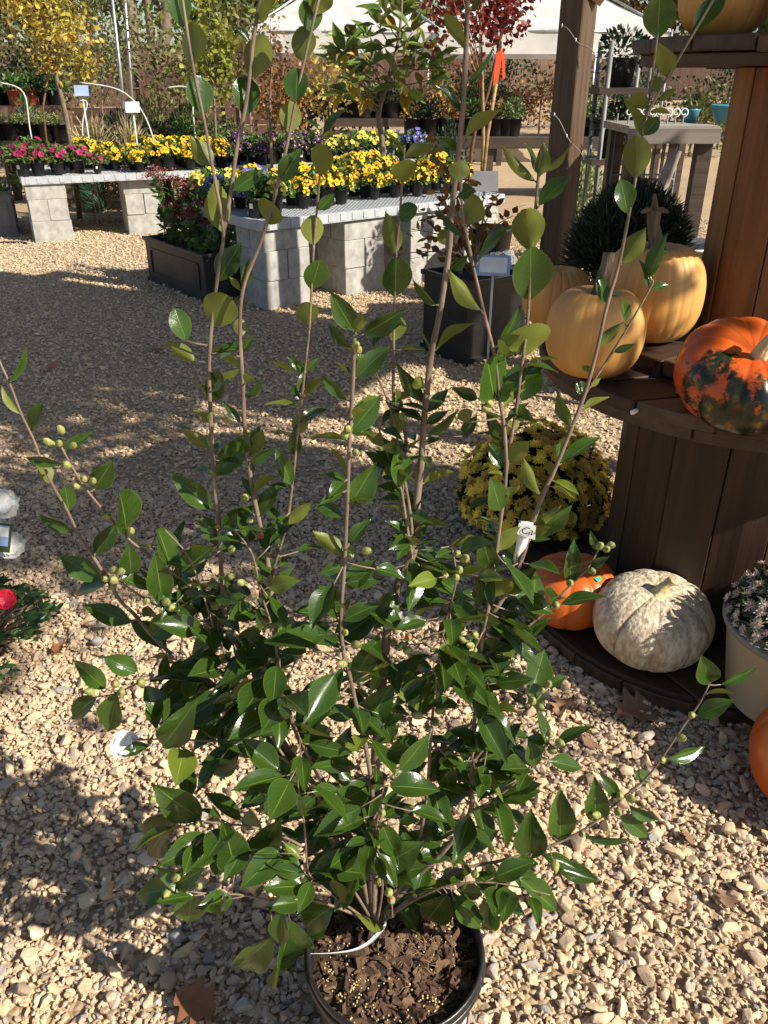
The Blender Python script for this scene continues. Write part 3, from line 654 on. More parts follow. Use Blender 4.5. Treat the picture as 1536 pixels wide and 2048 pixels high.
mid = [k for k, (x, y, nm, p) in enumerate(ALLP) if 1020 < y < 1720 and 300 < x < 1060]
upm = [k for k, (x, y, nm, p) in enumerate(ALLP) if 690 < y < 1100 and 380 < x < 1120]
for k in rf.choices(mid, k=300) + rf.choices(upm, k=110):
    x, y, nm, sp = ALLP[k]; hi = y < 1100
    a_ = rf.uniform(0, 6.28); ax = Vector((math.cos(a_), math.sin(a_) * .8, rf.uniform(-.2, 1.1) if hi else rf.uniform(-.7, .9))).normalized()
    ln = rf.uniform(.026, .044) if hi else rf.uniform(.034, .064); p0 = sp + ax * (rf.uniform(.002, .012) if hi else rf.uniform(.004, .05)); p1 = p0 + ax * ln
    qx, qy = proj(p1)
    if 1000 < qx < 1095 and 1020 < qy < 1145: continue
    if not hi and not (290 < qx < 1090 and 1000 < qy < 1790): continue
    n = (Vector((0, 0, 1)) + SDIR * .4 + Vector((rf.gauss(0, .6), rf.gauss(0, .6), rf.gauss(0, .4)))).normalized()
    LEAFREQ.append((p0, p1, ln * rf.uniform(.36, .50), n, nm, 'y' if rf.random() < .12 else 't')); TWIGS[nm].append((sp, p0))
# stems with their twigs
for nm, l in STEM3.items():
    mb = MB(); mb.tube([p for p, r in l], [r for p, r in l], 9)
    if l[-1][1] > .0026: mi = M['bark']
    else: mi = M['twig']
    for a_, b2 in TWIGS[nm]:
        if (b2 - a_).length < .09: mb.tube([a_, (a_ + b2) / 2 + Vector((0, 0, -.001)), b2], [.0013, .0011, .0009], 5)
    stem_obj[nm] = cpart('stem', mb.mesh('stem'), mi)
for q in LEAFREQ: add_leaf(*q)
# what is left past the single leaves becomes one mass
V, F, UVs, MI = [], [], [], []
for me, m4 in extra:
    o_ = len(V); V += [m4 @ v.co for v in me.vertices]
    F += [[o_ + i for i in p.vertices] for p in me.polygons]; MI += [1 if me.materials[0] is M['camellia_y'] else 0] * len(me.polygons)
    uvd = me.uv_layers[0].data; UVs += [uvd[i].uv.copy() for i in range(len(uvd))]
me = bpy.data.meshes.new('inner_leaves'); me.from_pydata(V, [], F); uvl = me.uv_layers.new(name='UVMap')
uvl.data.foreach_set('uv', np.array(UVs, np.float32).ravel()); me.polygons.foreach_set('use_smooth', [True] * len(F)); me.polygons.foreach_set('material_index', MI)
me.materials.append(M['camellia']); me.materials.append(M['camellia_y'])
tag(cpart('inner_leaves', me, None), kind='stuff')
# buds
def bud_mesh(seed, pink=False):
    r = random.Random(seed); mb = MB(); n = 10
    prof = [(.05, -.5), (.28, -.44), (.44, -.22), (.48, .0), (.42, .22), (.28, .42), (.10, .58), (.01, .64)]
    V, F = [], []
    for k, (rr, z) in enumerate(prof):
        for j in range(n):
            a_ = 2 * math.pi * j / n; q = rr * (1 + .05 * math.cos(a_ * 3 + k * .9)); V.append((q * math.cos(a_), q * math.sin(a_), z))
    for k in range(len(prof) - 1):
        for j in range(n): F.append([k * n + j, k * n + (j + 1) % n, (k + 1) * n + (j + 1) % n, (k + 1) * n + j])
    if pink:
        mb.add(V, F[:5 * n], 0, True); mb.add(V, F[5 * n:], 1, True)
    else: mb.add(V, F, 0, True)
    for j in range(4):   # overlapping scales
        a_ = j * 1.57 + r.uniform(0, 1); z0 = -.42 + .2 * j
        VV = []
        for i in range(5):
            t = i / 4; rr = .51 * math.sqrt(max(.02, 1 - ((z0 + t * .55) / .66) ** 2))
            for s in (-1, 0, 1):
                an = a_ + s * .75 * math.sin(math.pi * (.12 + .85 * t)); VV.append((rr * math.cos(an), rr * math.sin(an), z0 + t * .55))
        mb.add(VV, [[i * 3 + s, i * 3 + s + 1, i * 3 + s + 4, i * 3 + s + 3] for i in range(4) for s in range(2)], 0, True)
    me = mb.mesh('bud'); me.materials.append(M['bud']); me.materials.append(M['bud_pink']); return me
BUDS = [bud_mesh(i) for i in range(4)]; BUDP = bud_mesh(9, True)
BUDPX = [(122, 860), (98, 884), (118, 887), (146, 891), (133, 930), (153, 972), (168, 958), (186, 962), (215, 1032), (262, 1062), (227, 1140), (242, 1143), (212, 1157), (227, 1160), (225, 1173), (293, 1202), (332, 1204), (343, 1216), (361, 1224), (180, 1383), (230, 1368), (243, 1385), (282, 1365), (395, 1362), (420, 1390), (405, 1380), (461, 1155), (520, 1070), (463, 1098), (490, 995), (453, 840), (500, 1040), (967, 797), (980, 808), (974, 816), (807, 832), (711, 905), (690, 870), (696, 858), (712, 690), (716, 700), (712, 1290), (690, 1265), (733, 1102), (702, 1110), (832, 1134), (915, 1108), (930, 1117), (893, 1152), (912, 1155), (918, 1140), (722, 1433), (683, 1328), (818, 1275), (803, 1292), (815, 1300), (788, 1255), (787, 1285), (930, 1280), (940, 1290), (945, 1300), (932, 1302), (950, 1270), (897, 1328), (880, 1420), (858, 1458), (872, 1445), (835, 1430), (898, 1510), (886, 1522), (915, 1520), (920, 1532), (552, 1480), (588, 1497), (520, 1430), (764, 1626), (745, 1645), (813, 1618), (757, 1764), (778, 1785), (783, 1800), (781, 1828), (352, 1755), (335, 1785), (398, 1772), (306, 1600), (397, 1648), (1200, 1092), (1213, 1098), (1222, 1090), (1184, 1142), (1140, 1166), (1112, 1210), (1084, 1380), (1096, 1368), (1064, 1402), (1080, 1415), (1100, 1468), (1120, 1486), (1104, 1500), (1240, 1592), (1262, 1598), (1236, 1625), (1192, 1630), (1164, 1668), (1110, 1732), (1384, 1430), (1362, 1476), (1325, 1520), (985, 1700), (980, 1738), (1005, 1740), (950, 1748), (658, 1668), (430, 1212), (482, 1165)]
for k, (x, y) in enumerate(BUDPX):
    d2 = (A2[:, 0] - x) ** 2 + (A2[:, 1] - y) ** 2; i = int(np.argmin(d2)); nm, sp = ALLP[i][2], ALLP[i][3]
    p = at(x, y, D=sp.y - random.uniform(.008, .018)); z = depth(p); s = random.uniform(14, 19) / FPX * z
    dv = (p - sp); dv = (dv.normalized() if dv.length > .003 else Vector((0, 0, 1))) + Vector((random.gauss(0, .3), -.3, .5))
    o = bpy.data.objects.new('bud', BUDP if k in (20, 27, 52, 53, 74, 76, 80, 81) else random.choice(BUDS)); col.objects.link(o); o.parent = stem_obj[nm]
    o.location = p; o.rotation_mode = 'QUATERNION'; o.rotation_quaternion = dv.to_track_quat('Z', 'Y'); o.scale = (s, s, s * random.uniform(1.1, 1.45))
# opening white flower low in the shrub, and a hidden one
def petal_flower(name, m, parent, p, size, n=7, face=Vector((0, -1, .6))):
    mb = MB(); q = face.to_track_quat('Z', 'Y')
    for lay in range(2):
        for k in range(n - lay * 2):
            a_ = k * 2 * math.pi / (n - lay * 2) + lay * .4
            V = []; lf_ = random.uniform(-.08, .10); wr = random.uniform(.85, 1.15)
            for i in range(8):
                t = i / 7; wv = .60 * wr * math.sin(math.pi * (.10 + .62 * t)) ** .7 * (1 - .2 * lay) * (1 if i < 7 else .55)
                for s in (-2, -1, 0, 1, 2):
                    loc = Vector((t * (.5 - .13 * lay) - (.05 * abs(s) / 2 if i == 7 else 0), s * wv * .25, .05 + (.12 + lf_) * t * t + lay * .09 + .045 * t * math.sin(2.3 * s + k * 1.7 + 4 * t) - abs(s) * .012))
                    V.append(p + (q @ (Matrix.Rotation(a_, 3, 'Z') @ loc)) * size)
            mb.add(V, [[i * 5 + s, i * 5 + s + 1, i * 5 + s + 6, i * 5 + s + 5] for i in range(7) for s in range(4)], 0, True)
    return obj(name, mb.mesh(name), m, parent)
petal_flower('flower', M['white'], stem_obj['S16'], at(252, 1490, D=.90), .042, 5, Vector((-.1, -.6, .75)))
petal_flower('flower', M['white'], stem_obj['S24'], at(785, 1240, D=.93), .035, 6, Vector((-.3, -.4, .8)))
# white plastic band round the trunk
c0 = at(700, 1862, h=.268); V = []
arc = [at(614, 1908, h=.268), at(660, 1909, h=.27), at(705, 1905, h=.272), at(735, 1893, h=.276), at(758, 1872, h=.285), at(772, 1852, h=.30), at(770, 1838, h=.305)]
arc = smooth_path(arc, 4); V = []
for i, p in enumerate(arc):
    hgt = .004 + .014 * min(1, i / 14); V += [p, p + Vector((0, -.003, hgt))]
band = MB().add(V, [[2 * i, 2 * i + 2, 2 * i + 3, 2 * i + 1] for i in range(len(arc) - 1)], 0, True)
bo = cpart('trunk_band', band.mesh('trunk_band'), M['tag']); sm_ = bo.modifiers.new('t', 'SOLIDIFY'); sm_.thickness = .0008
# plant tag looped round a stem, with handwriting
tp = [at(1031, 1128, D=.955), at(1040, 1095, D=.948), at(1048, 1062, D=.944), at(1053, 1046, D=.95), at(1047, 1042, D=.958)]
wv_ = Vector((.0175, .004, -.004)); V = []
tl = smooth_path(tp, 5)
for i, p in enumerate(tl): V += [p - wv_ * .42 * (.55 + .45 * min(1, i / 8)), p + wv_ * .55 * (.55 + .45 * min(1, i / 8))]
to_ = cpart('name_tag', MB().add(V, [[2 * i, 2 * i + 1, 2 * i + 3, 2 * i + 2] for i in range(len(tl) - 1)], 0, True).mesh('name_tag'), M['tag'])
sm_ = to_.modifiers.new('t', 'SOLIDIFY'); sm_.thickness = .0006
def text(body, size, M4, m, parent, name='lettering'):
    cu = bpy.data.curves.new('txt', 'FONT'); cu.body = body; cu.size = size; cu.align_x = 'CENTER'; cu.align_y = 'CENTER'; cu.shear = .25
    t = bpy.data.objects.new('txt', cu); col.objects.link(t); dg = bpy.context.evaluated_depsgraph_get()
    me = bpy.data.meshes.new_from_object(t.evaluated_get(dg)); bpy.data.objects.remove(t)
    o = obj(name, me, m, parent); o.matrix_basis = M4; return o
bp_ = at(1054, 1056, D=.936)
# flag end of the tag that carries the writing
fl = [at(1038, 1046, D=.942), at(1072, 1052, D=.938), at(1070, 1080, D=.938), at(1034, 1068, D=.942)]
fo = cpart('tag_flap', MB().add(fl, [[3, 2, 1, 0]]).mesh('tag_flap'), M['tag']); sm_ = fo.modifiers.new('t', 'SOLIDIFY'); sm_.thickness = .0006
ex = (fl[1] - fl[0]).normalized(); nz = ex.cross((fl[0] - fl[3]).normalized()).normalized()
if nz.dot(view_n(bp_)) < 0: nz = -nz
ey = nz.cross(ex); cpt = sum(fl, Vector()) / 4 + nz * .0012
text('Ca', .0145, Matrix(((ex.x, ey.x, nz.x, cpt.x), (ex.y, ey.y, nz.y, cpt.y), (ex.z, ey.z, nz.z, cpt.z), (0, 0, 0, 1))), M['ink'], fo)

# ------------------------------------------------------------------ cable spools (two, stacked)
SC = Vector((1.06, 2.30, 0))
def plank_disc(parent, name, Rr, z0, z1, n, ang, m, wob=.006):
    """a round flange sawn from straight planks; each plank is its own piece"""
    rr = random.Random(n + int(z0 * 100)); wd = 2 * Rr / n
    for k in range(n):
        y0, y1 = -Rr + k * wd + .0025, -Rr + (k + 1) * wd - .0025
        dz = rr.uniform(-.003, .003); seg = 9
        xs0 = lambda y: math.sqrt(max(0, Rr * Rr - y * y)) + rr.uniform(-wob, wob) * .3
        top = [(-xs0(y0 + (y1 - y0) * i / seg), y0 + (y1 - y0) * i / seg) for i in range(seg + 1)]
        rgt = [(xs0(y0 + (y1 - y0) * i / seg), y0 + (y1 - y0) * i / seg) for i in range(seg, -1, -1)]
        poly = rgt + top; npl = len(poly)
        V = [(x, y, z0 + dz) for x, y in poly] + [(x, y, z1 + dz) for x, y in poly]
        F = [[i, i + 1, npl - 2 - i, npl - 1 - i][::1] for i in range(seg)]
        F = [list(range(npl))[::-1], list(range(npl, 2 * npl))] + [[i, (i + 1) % npl, npl + (i + 1) % npl, npl + i] for i in range(npl)]
        mb = MB().add(V, F)
        o = mb.obj(name, m, parent, rot=(0, 0, ang))
        bv = o.modifiers.new('b', 'BEVEL'); bv.width = .003; bv.segments = 1; bv.limit_method = 'ANGLE'
def staves(parent, r, z0, z1, n, m, name='stave', th=.025):
    da = 2 * math.pi / n
    for k in range(n):
        a_ = k * da; g = .0014 / r; jit = random.uniform(-.003, .003)
        V = []
        for rr_ in (r - th, r + jit):
            for an in (a_ - da / 2 + g, a_, a_ + da / 2 - g):
                for z in (z0, z1): V.append((rr_ * math.cos(an), rr_ * math.sin(an), z))
        F = [[6, 8, 9, 7], [8, 10, 11, 9], [0, 1, 3, 2], [2, 3, 5, 4], [0, 6, 7, 1], [4, 5, 11, 10], [1, 7, 9, 3], [3, 9, 11, 5], [0, 2, 8, 6], [2, 4, 10, 8]]
        o = MB().add(V, F).obj(name, m, parent)
        bv = o.modifiers.new('b', 'BEVEL'); bv.width = .003; bv.segments = 1; bv.limit_method = 'ANGLE'
lower = empty('cable_spool', SC, label='large dark stained wooden cable spool standing on the gravel, carrying pumpkins on its upper flange', cat='cable spool')
plank_disc(lower, 'flange_plank', .605, .012, .05, 8, R(20), M['spool_x'])
plank_disc(lower, 'flange_plank', .595, .052, .068, 8, R(-62), M['spool_x'])
staves(lower, .33, .068, .80, 14, M['spool'])
plank_disc(lower, 'flange_plank', .592, .800, .832, 8, R(-75), M['spool_x'])
plank_disc(lower, 'flange_plank', .605, .834, .870, 8, R(12), M['spool_x'])
mb = MB()
for k in range(10):
    a_ = k * .628 + .2; r_ = .48
    MB().lathe([(0, .012), (.010, .011), (.012, .006), (.012, 0)][::-1], 8, 0, (r_ * math.cos(a_), r_ * math.sin(a_), .870)).obj('bolt', M['iron'], lower)
a_ = math.atan2(at(1283, 800, D=1.9).y - SC.y, at(1283, 800, D=1.9).x - SC.x)
nh = MB().tube([(.60 * math.cos(a_), .60 * math.sin(a_), .845), (.625 * math.cos(a_), .625 * math.sin(a_), .845)], .006, 8).obj('screw', M['tag'], lower)
upper = empty('cable_spool', SC + Vector((.03, .03, .872)), label='smaller reddish brown wooden cable spool standing on top of the larger dark spool', cat='cable spool')
plank_disc(upper, 'flange_plank', .45, .0, .042, 6, R(35), M['spool_x'])
staves(upper, .20, .042, .712, 10, M['spool_up'])
plank_disc(upper, 'flange_plank', .44, .712, .738, 6, R(-50), M['spool_x'])
plank_disc(upper, 'flange_plank', .46, .740, .772, 6, R(28), M['spool_x'])
UP_TOP = .872 + .772

# ------------------------------------------------------------------ pumpkins
def pumpkin_mat(name, base, dark, light, mott=6, rough=.42, extra=None, ribs=0, bump=.12, bs=18, spec=.45, stretch=(1, 1, 1), groove=.2):
    m = mat(name, [(.25, dark), (.5, base), (.78, light)], rough=rough, scale=mott, detail=8, bump=bump, bscale=bs, spec=spec, bdist=.006, stretch=stretch)
    if extra:
        nt = m.node_tree; N, L_ = nt.nodes, nt.links; b = N['Principled BSDF']
        src = b.inputs['Base Color'].links[0].from_socket
        extra(nt, N, L_, b, src)
    nt = m.node_tree; b = nt.nodes['Principled BSDF']; src = b.inputs['Base Color'].links[0].from_socket
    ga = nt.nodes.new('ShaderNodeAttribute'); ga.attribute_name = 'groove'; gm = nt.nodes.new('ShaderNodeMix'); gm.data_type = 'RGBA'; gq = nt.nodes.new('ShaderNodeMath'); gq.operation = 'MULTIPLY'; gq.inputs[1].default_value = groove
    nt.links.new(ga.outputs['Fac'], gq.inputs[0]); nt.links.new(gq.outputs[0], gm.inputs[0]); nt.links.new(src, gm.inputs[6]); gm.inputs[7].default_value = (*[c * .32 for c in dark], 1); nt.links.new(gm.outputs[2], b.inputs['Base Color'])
    return m
def turban_extra(nt, N, L_, b, src):
    tc = N.new('ShaderNodeTexCoord'); n1 = N.new('ShaderNodeTexNoise'); n1.inputs['Scale'].default_value = 9; n1.inputs['Detail'].default_value = 9; n1.inputs['Roughness'].default_value = .7
    L_.new(tc.outputs['Object'], n1.inputs['Vector'])
    sp = N.new('ShaderNodeSeparateXYZ'); L_.new(tc.outputs['Object'], sp.inputs['Vector'])
    # green-black blotches keep to the flank that faces -x -y and low down
    c1 = N.new('ShaderNodeVectorMath'); c1.operation = 'DOT_PRODUCT'; c1.inputs[1].default_value = (-.5, -2.6, -.9); L_.new(tc.outputs['Object'], c1.inputs[0])
    ad = N.new('ShaderNodeMath'); ad.operation = 'ADD'; L_.new(c1.outputs['Value'], ad.inputs[0]); k1 = N.new('ShaderNodeMath'); k1.operation = 'MULTIPLY_ADD'; k1.inputs[1].default_value = 2.4; k1.inputs[2].default_value = -.7; L_.new(n1.outputs['Fac'], k1.inputs[0]); L_.new(k1.outputs[0], ad.inputs[1])
    rp = ramp(nt, [(.50, (0, 0, 0)), (.62, (1, 1, 1))]); L_.new(ad.outputs['Value'], rp.inputs['Fac'])
    mx = N.new('ShaderNodeMix'); mx.data_type = 'RGBA'; L_.new(rp.outputs['Color'], mx.inputs[0]); L_.new(src, mx.inputs[6])
    n2 = N.new('ShaderNodeTexNoise'); n2.inputs['Scale'].default_value = 40; L_.new(tc.outputs['Object'], n2.inputs['Vector'])
    r2 = ramp(nt, [(.4, (.008, .014, .007)), (.6, (.03, .034, .012)), (.75, (.20, .11, .02))]); L_.new(n2.outputs['Fac'], r2.inputs['Fac'])
    L_.new(r2.outputs['Color'], mx.inputs[7]); L_.new(mx.outputs[2], b.inputs['Base Color'])
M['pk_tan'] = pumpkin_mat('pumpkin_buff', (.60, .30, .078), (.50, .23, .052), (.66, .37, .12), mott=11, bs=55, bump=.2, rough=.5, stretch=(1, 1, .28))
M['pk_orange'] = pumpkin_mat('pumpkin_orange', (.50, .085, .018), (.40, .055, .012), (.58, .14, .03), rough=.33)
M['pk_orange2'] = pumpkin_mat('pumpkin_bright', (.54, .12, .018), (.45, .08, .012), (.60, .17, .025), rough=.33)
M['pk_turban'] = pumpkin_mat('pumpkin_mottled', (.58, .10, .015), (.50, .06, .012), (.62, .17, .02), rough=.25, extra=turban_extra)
def white_extra(nt, N, L_, b, src):
    tc = N.new('ShaderNodeTexCoord'); vo = N.new('ShaderNodeTexNoise'); vo.inputs['Scale'].default_value = 62; vo.inputs['Detail'].default_value = 5
    mp = N.new('ShaderNodeMapping'); mp.inputs['Scale'].default_value = (1, 1, .45); L_.new(tc.outputs['Object'], mp.inputs['Vector']); L_.new(mp.outputs['Vector'], vo.inputs['Vector'])
    rp = ramp(nt, [(.42, (.34, .28, .19)), (.52, (.60, .53, .39)), (.65, (.72, .66, .52))]); L_.new(vo.outputs['Fac'], rp.inputs['Fac'])
    mx = N.new('ShaderNodeMix'); mx.data_type = 'RGBA'; mx.inputs[0].default_value = .62; L_.new(src, mx.inputs[6]); L_.new(rp.outputs['Color'], mx.inputs[7])
    L_.new(mx.outputs[2], b.inputs['Base Color'])
    bp = N.new('ShaderNodeBump'); bp.inputs['Strength'].default_value = .9; bp.inputs['Distance'].default_value = .009
    L_.new(vo.outputs['Fac'], bp.inputs['Height']); L_.new(bp.outputs['Normal'], b.inputs['Normal'])
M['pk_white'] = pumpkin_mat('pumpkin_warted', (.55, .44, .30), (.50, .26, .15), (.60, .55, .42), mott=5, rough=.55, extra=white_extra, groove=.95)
def pumpkin(loc, r, hgt, m, label, ribs=12, rib=.06, sharp=2.0, dip=.16, stem=None, stem_m='stemw', sticker=None, rz=0, tilt=(0, 0), squareness=.78, seed=0, group=None, name='pumpkin'):
    t = empty(name, loc, rz, label=label, cat='pumpkin', group=group); t.rotation_euler = (tilt[0], tilt[1], rz)
    rr = random.Random(seed); nu, nv = ribs * (16 if ribs < 13 else 10), 34; V, F, GR = [], [], []
    off = [rr.uniform(-.2, .2) for _ in range(ribs)]; dep = [rr.uniform(.7, 1.3) for _ in range(ribs)]
    for i in range(nv + 1):
        ph = math.pi * i / nv                         # 0 bottom .. pi top
        c, s = -math.cos(ph), math.sin(ph)
        for j in range(nu):
            a_ = 2 * math.pi * j / nu; k = (j / nu + .012 * math.sin(2 * a_ + seed) + .007 * math.sin(5 * a_ + 2 * seed)) * ribs; kk = int(math.floor(k)) % ribs; fr = k - math.floor(k)
            g = abs(math.sin(math.pi * fr)) ** (1 / sharp); d_ = rib * (.5 * (dep[kk] + dep[(kk + (1 if fr > .5 else -1)) % ribs]))
            rad = r * (s ** squareness) * (1 - d_ * (1 - g) * min(1, s * 1.6)) * (1 + .025 * math.sin(2 * a_ + seed))
            z = hgt * (.5 + .5 * math.copysign(abs(c) ** .85, c))
            cen = max(0, 1 - rad / (r * .62))
            if c > 0: z -= dip * hgt * cen ** 1.6 + (1 - g) * rib * hgt * .6 * (1 - cen) * max(0, c)
            else: z += dip * .5 * hgt * cen ** 1.6
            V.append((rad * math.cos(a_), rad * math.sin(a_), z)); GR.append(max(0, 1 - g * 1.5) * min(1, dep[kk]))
    zmin = min(v[2] for v in V); V = [(x, y, z - zmin) for x, y, z in V]
    for i in range(nv):
        for j in range(nu): F.append([i * nu + j, i * nu + (j + 1) % nu, (i + 1) * nu + (j + 1) % nu, (i + 1) * nu + j])
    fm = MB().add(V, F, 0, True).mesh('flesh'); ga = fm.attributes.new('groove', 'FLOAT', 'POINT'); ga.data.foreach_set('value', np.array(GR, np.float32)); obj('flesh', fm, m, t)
    zt = hgt * (1 - dip) - zmin
    if stem:
        pts, rads = stem
        P_ = smooth_path([Vector(p) + Vector((0, 0, zt - .012)) for p in pts], 4); n = len(P_)
        rd = [np.interp(i / (n - 1), np.linspace(0, 1, len(rads)), rads) for i in range(n)]
        mb = MB(); prev = None; VV, FF = [], []; q = 15
        for k_, p in enumerate(P_):
            tg = (P_[min(k_ + 1, n - 1)] - P_[max(k_ - 1, 0)]).normalized()
            a1 = (prev - tg * prev.dot(tg)).normalized() if prev is not None else Vector((0, 1, 0)).cross(tg).normalized(); prev = a1; b1 = tg.cross(a1)
            for j in range(q):
                an = 2 * math.pi * j / q; r_ = rd[k_] * (1 + .16 * (1 if j % 3 == 0 else -.4)); VV.append(p + (a1 * math.cos(an + k_ * .05) + b1 * math.sin(an + k_ * .05)) * r_)
        for k_ in range(n - 1):
            for j in range(q): FF.append([k_ * q + j, k_ * q + (j + 1) % q, (k_ + 1) * q + (j + 1) % q, (k_ + 1) * q + j])
        FF.append([(n - 1) * q + j for j in range(q)])
        mb.add(VV, FF, 0, True).obj('stem', M[stem_m], t)
    if sticker:
        a_, ph = sticker; 
        i = int(ph * nv); j = int((a_ % (2 * math.pi)) / (2 * math.pi) * nu)
        p = Vector(V[i * nu + j]); p2 = Vector(V[i * nu + (j + 3) % nu]); p3 = Vector(V[(i + 1) * nu + j]); nn = (p2 - p).cross(p3 - p).normalized()
        ex = (p2 - p).normalized(); ey = nn.cross(ex); c_ = p + nn * .003
        MB().add([c_ + ex * x * .011 + ey * y * .007 for x, y in ((-1, -1), (1, -1), (1, 1), (-1, 1))], [[0, 1, 2, 3]]).obj('price_sticker', M['sticker'], t)
    return t
def on(px, py, h): p = at(px, py, h=h); return p
FT = .872
# left buff pumpkin behind, the nearer one, the tall one, the mottled one
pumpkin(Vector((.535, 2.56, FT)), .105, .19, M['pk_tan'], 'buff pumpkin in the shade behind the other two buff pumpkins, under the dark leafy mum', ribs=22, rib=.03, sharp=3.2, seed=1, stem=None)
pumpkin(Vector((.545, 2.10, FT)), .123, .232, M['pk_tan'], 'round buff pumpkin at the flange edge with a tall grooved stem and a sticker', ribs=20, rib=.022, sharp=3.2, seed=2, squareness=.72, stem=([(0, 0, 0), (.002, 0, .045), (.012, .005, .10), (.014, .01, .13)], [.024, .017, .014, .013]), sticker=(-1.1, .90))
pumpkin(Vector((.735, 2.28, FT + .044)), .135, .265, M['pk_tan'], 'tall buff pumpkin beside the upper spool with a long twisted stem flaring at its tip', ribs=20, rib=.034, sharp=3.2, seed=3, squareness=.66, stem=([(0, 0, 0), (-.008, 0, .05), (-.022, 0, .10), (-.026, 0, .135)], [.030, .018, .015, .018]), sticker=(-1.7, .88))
tl_ = [o for o in col.objects if o.name.startswith('pumpkin')][-1]
mb = MB()
zt = .265 * .84
for s in (-1, 1): mb.tube([(-.026, 0, zt + .112), (-.026 + s * .02, -.004, zt + .116), (-.026 + s * .036, -.006, zt + .110)], [.010, .008, .004], 7)
mb.tube([(-.026, 0, zt + .11), (-.028, 0, zt + .135), (-.032, 0, zt + .155)], [.012, .008, .004], 7)
mb.obj('stem_flare', M['stemw'], tl_)
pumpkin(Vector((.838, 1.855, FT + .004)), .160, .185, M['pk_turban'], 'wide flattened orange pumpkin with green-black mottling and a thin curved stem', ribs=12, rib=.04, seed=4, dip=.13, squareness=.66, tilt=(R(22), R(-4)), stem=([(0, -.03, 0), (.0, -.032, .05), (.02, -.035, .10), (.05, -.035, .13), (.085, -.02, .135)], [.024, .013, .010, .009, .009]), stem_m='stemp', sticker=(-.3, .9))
# on top of the upper spool
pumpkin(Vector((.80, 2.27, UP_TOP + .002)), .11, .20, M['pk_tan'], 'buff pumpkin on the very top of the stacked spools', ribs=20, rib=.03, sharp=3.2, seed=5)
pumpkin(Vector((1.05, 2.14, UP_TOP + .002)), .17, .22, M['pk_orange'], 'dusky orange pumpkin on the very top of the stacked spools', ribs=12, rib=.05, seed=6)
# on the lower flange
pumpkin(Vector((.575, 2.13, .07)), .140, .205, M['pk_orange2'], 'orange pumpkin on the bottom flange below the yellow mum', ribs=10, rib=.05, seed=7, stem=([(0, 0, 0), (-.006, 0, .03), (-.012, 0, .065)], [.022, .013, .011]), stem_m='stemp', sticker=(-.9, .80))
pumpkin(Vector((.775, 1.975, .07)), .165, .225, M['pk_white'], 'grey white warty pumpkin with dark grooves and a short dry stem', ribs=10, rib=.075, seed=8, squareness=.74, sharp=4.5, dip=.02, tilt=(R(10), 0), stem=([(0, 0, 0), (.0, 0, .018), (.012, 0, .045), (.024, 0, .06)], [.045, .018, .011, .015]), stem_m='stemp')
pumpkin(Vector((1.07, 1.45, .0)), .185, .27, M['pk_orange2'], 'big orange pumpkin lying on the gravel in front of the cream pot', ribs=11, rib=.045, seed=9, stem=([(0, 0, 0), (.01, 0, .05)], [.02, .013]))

# ------------------------------------------------------------------ mums
def bloom_mesh(name, m, mc, n=18, layers=3, seed=0, cup=.5):
    r = random.Random(seed); mb = MB()
    for l in range(layers):
        k_ = n - l * 4; ln = .5 * (1 - .24 * l)
        for k in range(k_):
            a_ = 2 * math.pi * (k + .5 * l) / k_ + r.uniform(-.1, .1); e = cup * (.15 + .42 * l) + r.uniform(-.08, .08); q = ln * r.uniform(.72, 1.18); wv = .05
            ca, sa = math.cos(a_), math.sin(a_); ce, se = math.cos(e), math.sin(e)
            V = []
            for t, ww in ((.1, .4), (.6, 1), (.92, .8)):
                for s in (-1, 1): V.append((ca * q * t * ce - sa * s * wv * ww, sa * q * t * ce + ca * s * wv * ww, q * t * se))
            V.append((ca * q * ce, sa * q * ce, q * se))
            mb.add(V, [[0, 1, 3, 2], [2, 3, 5, 4], [4, 5, 6]], 0)
    mb.lathe([(.15, .06), (.12, .13), (.05, .16), (.001, .165)], 8, 1)
    me = mb.mesh(name); me.materials.append(m); me.materials.append(mc); return me
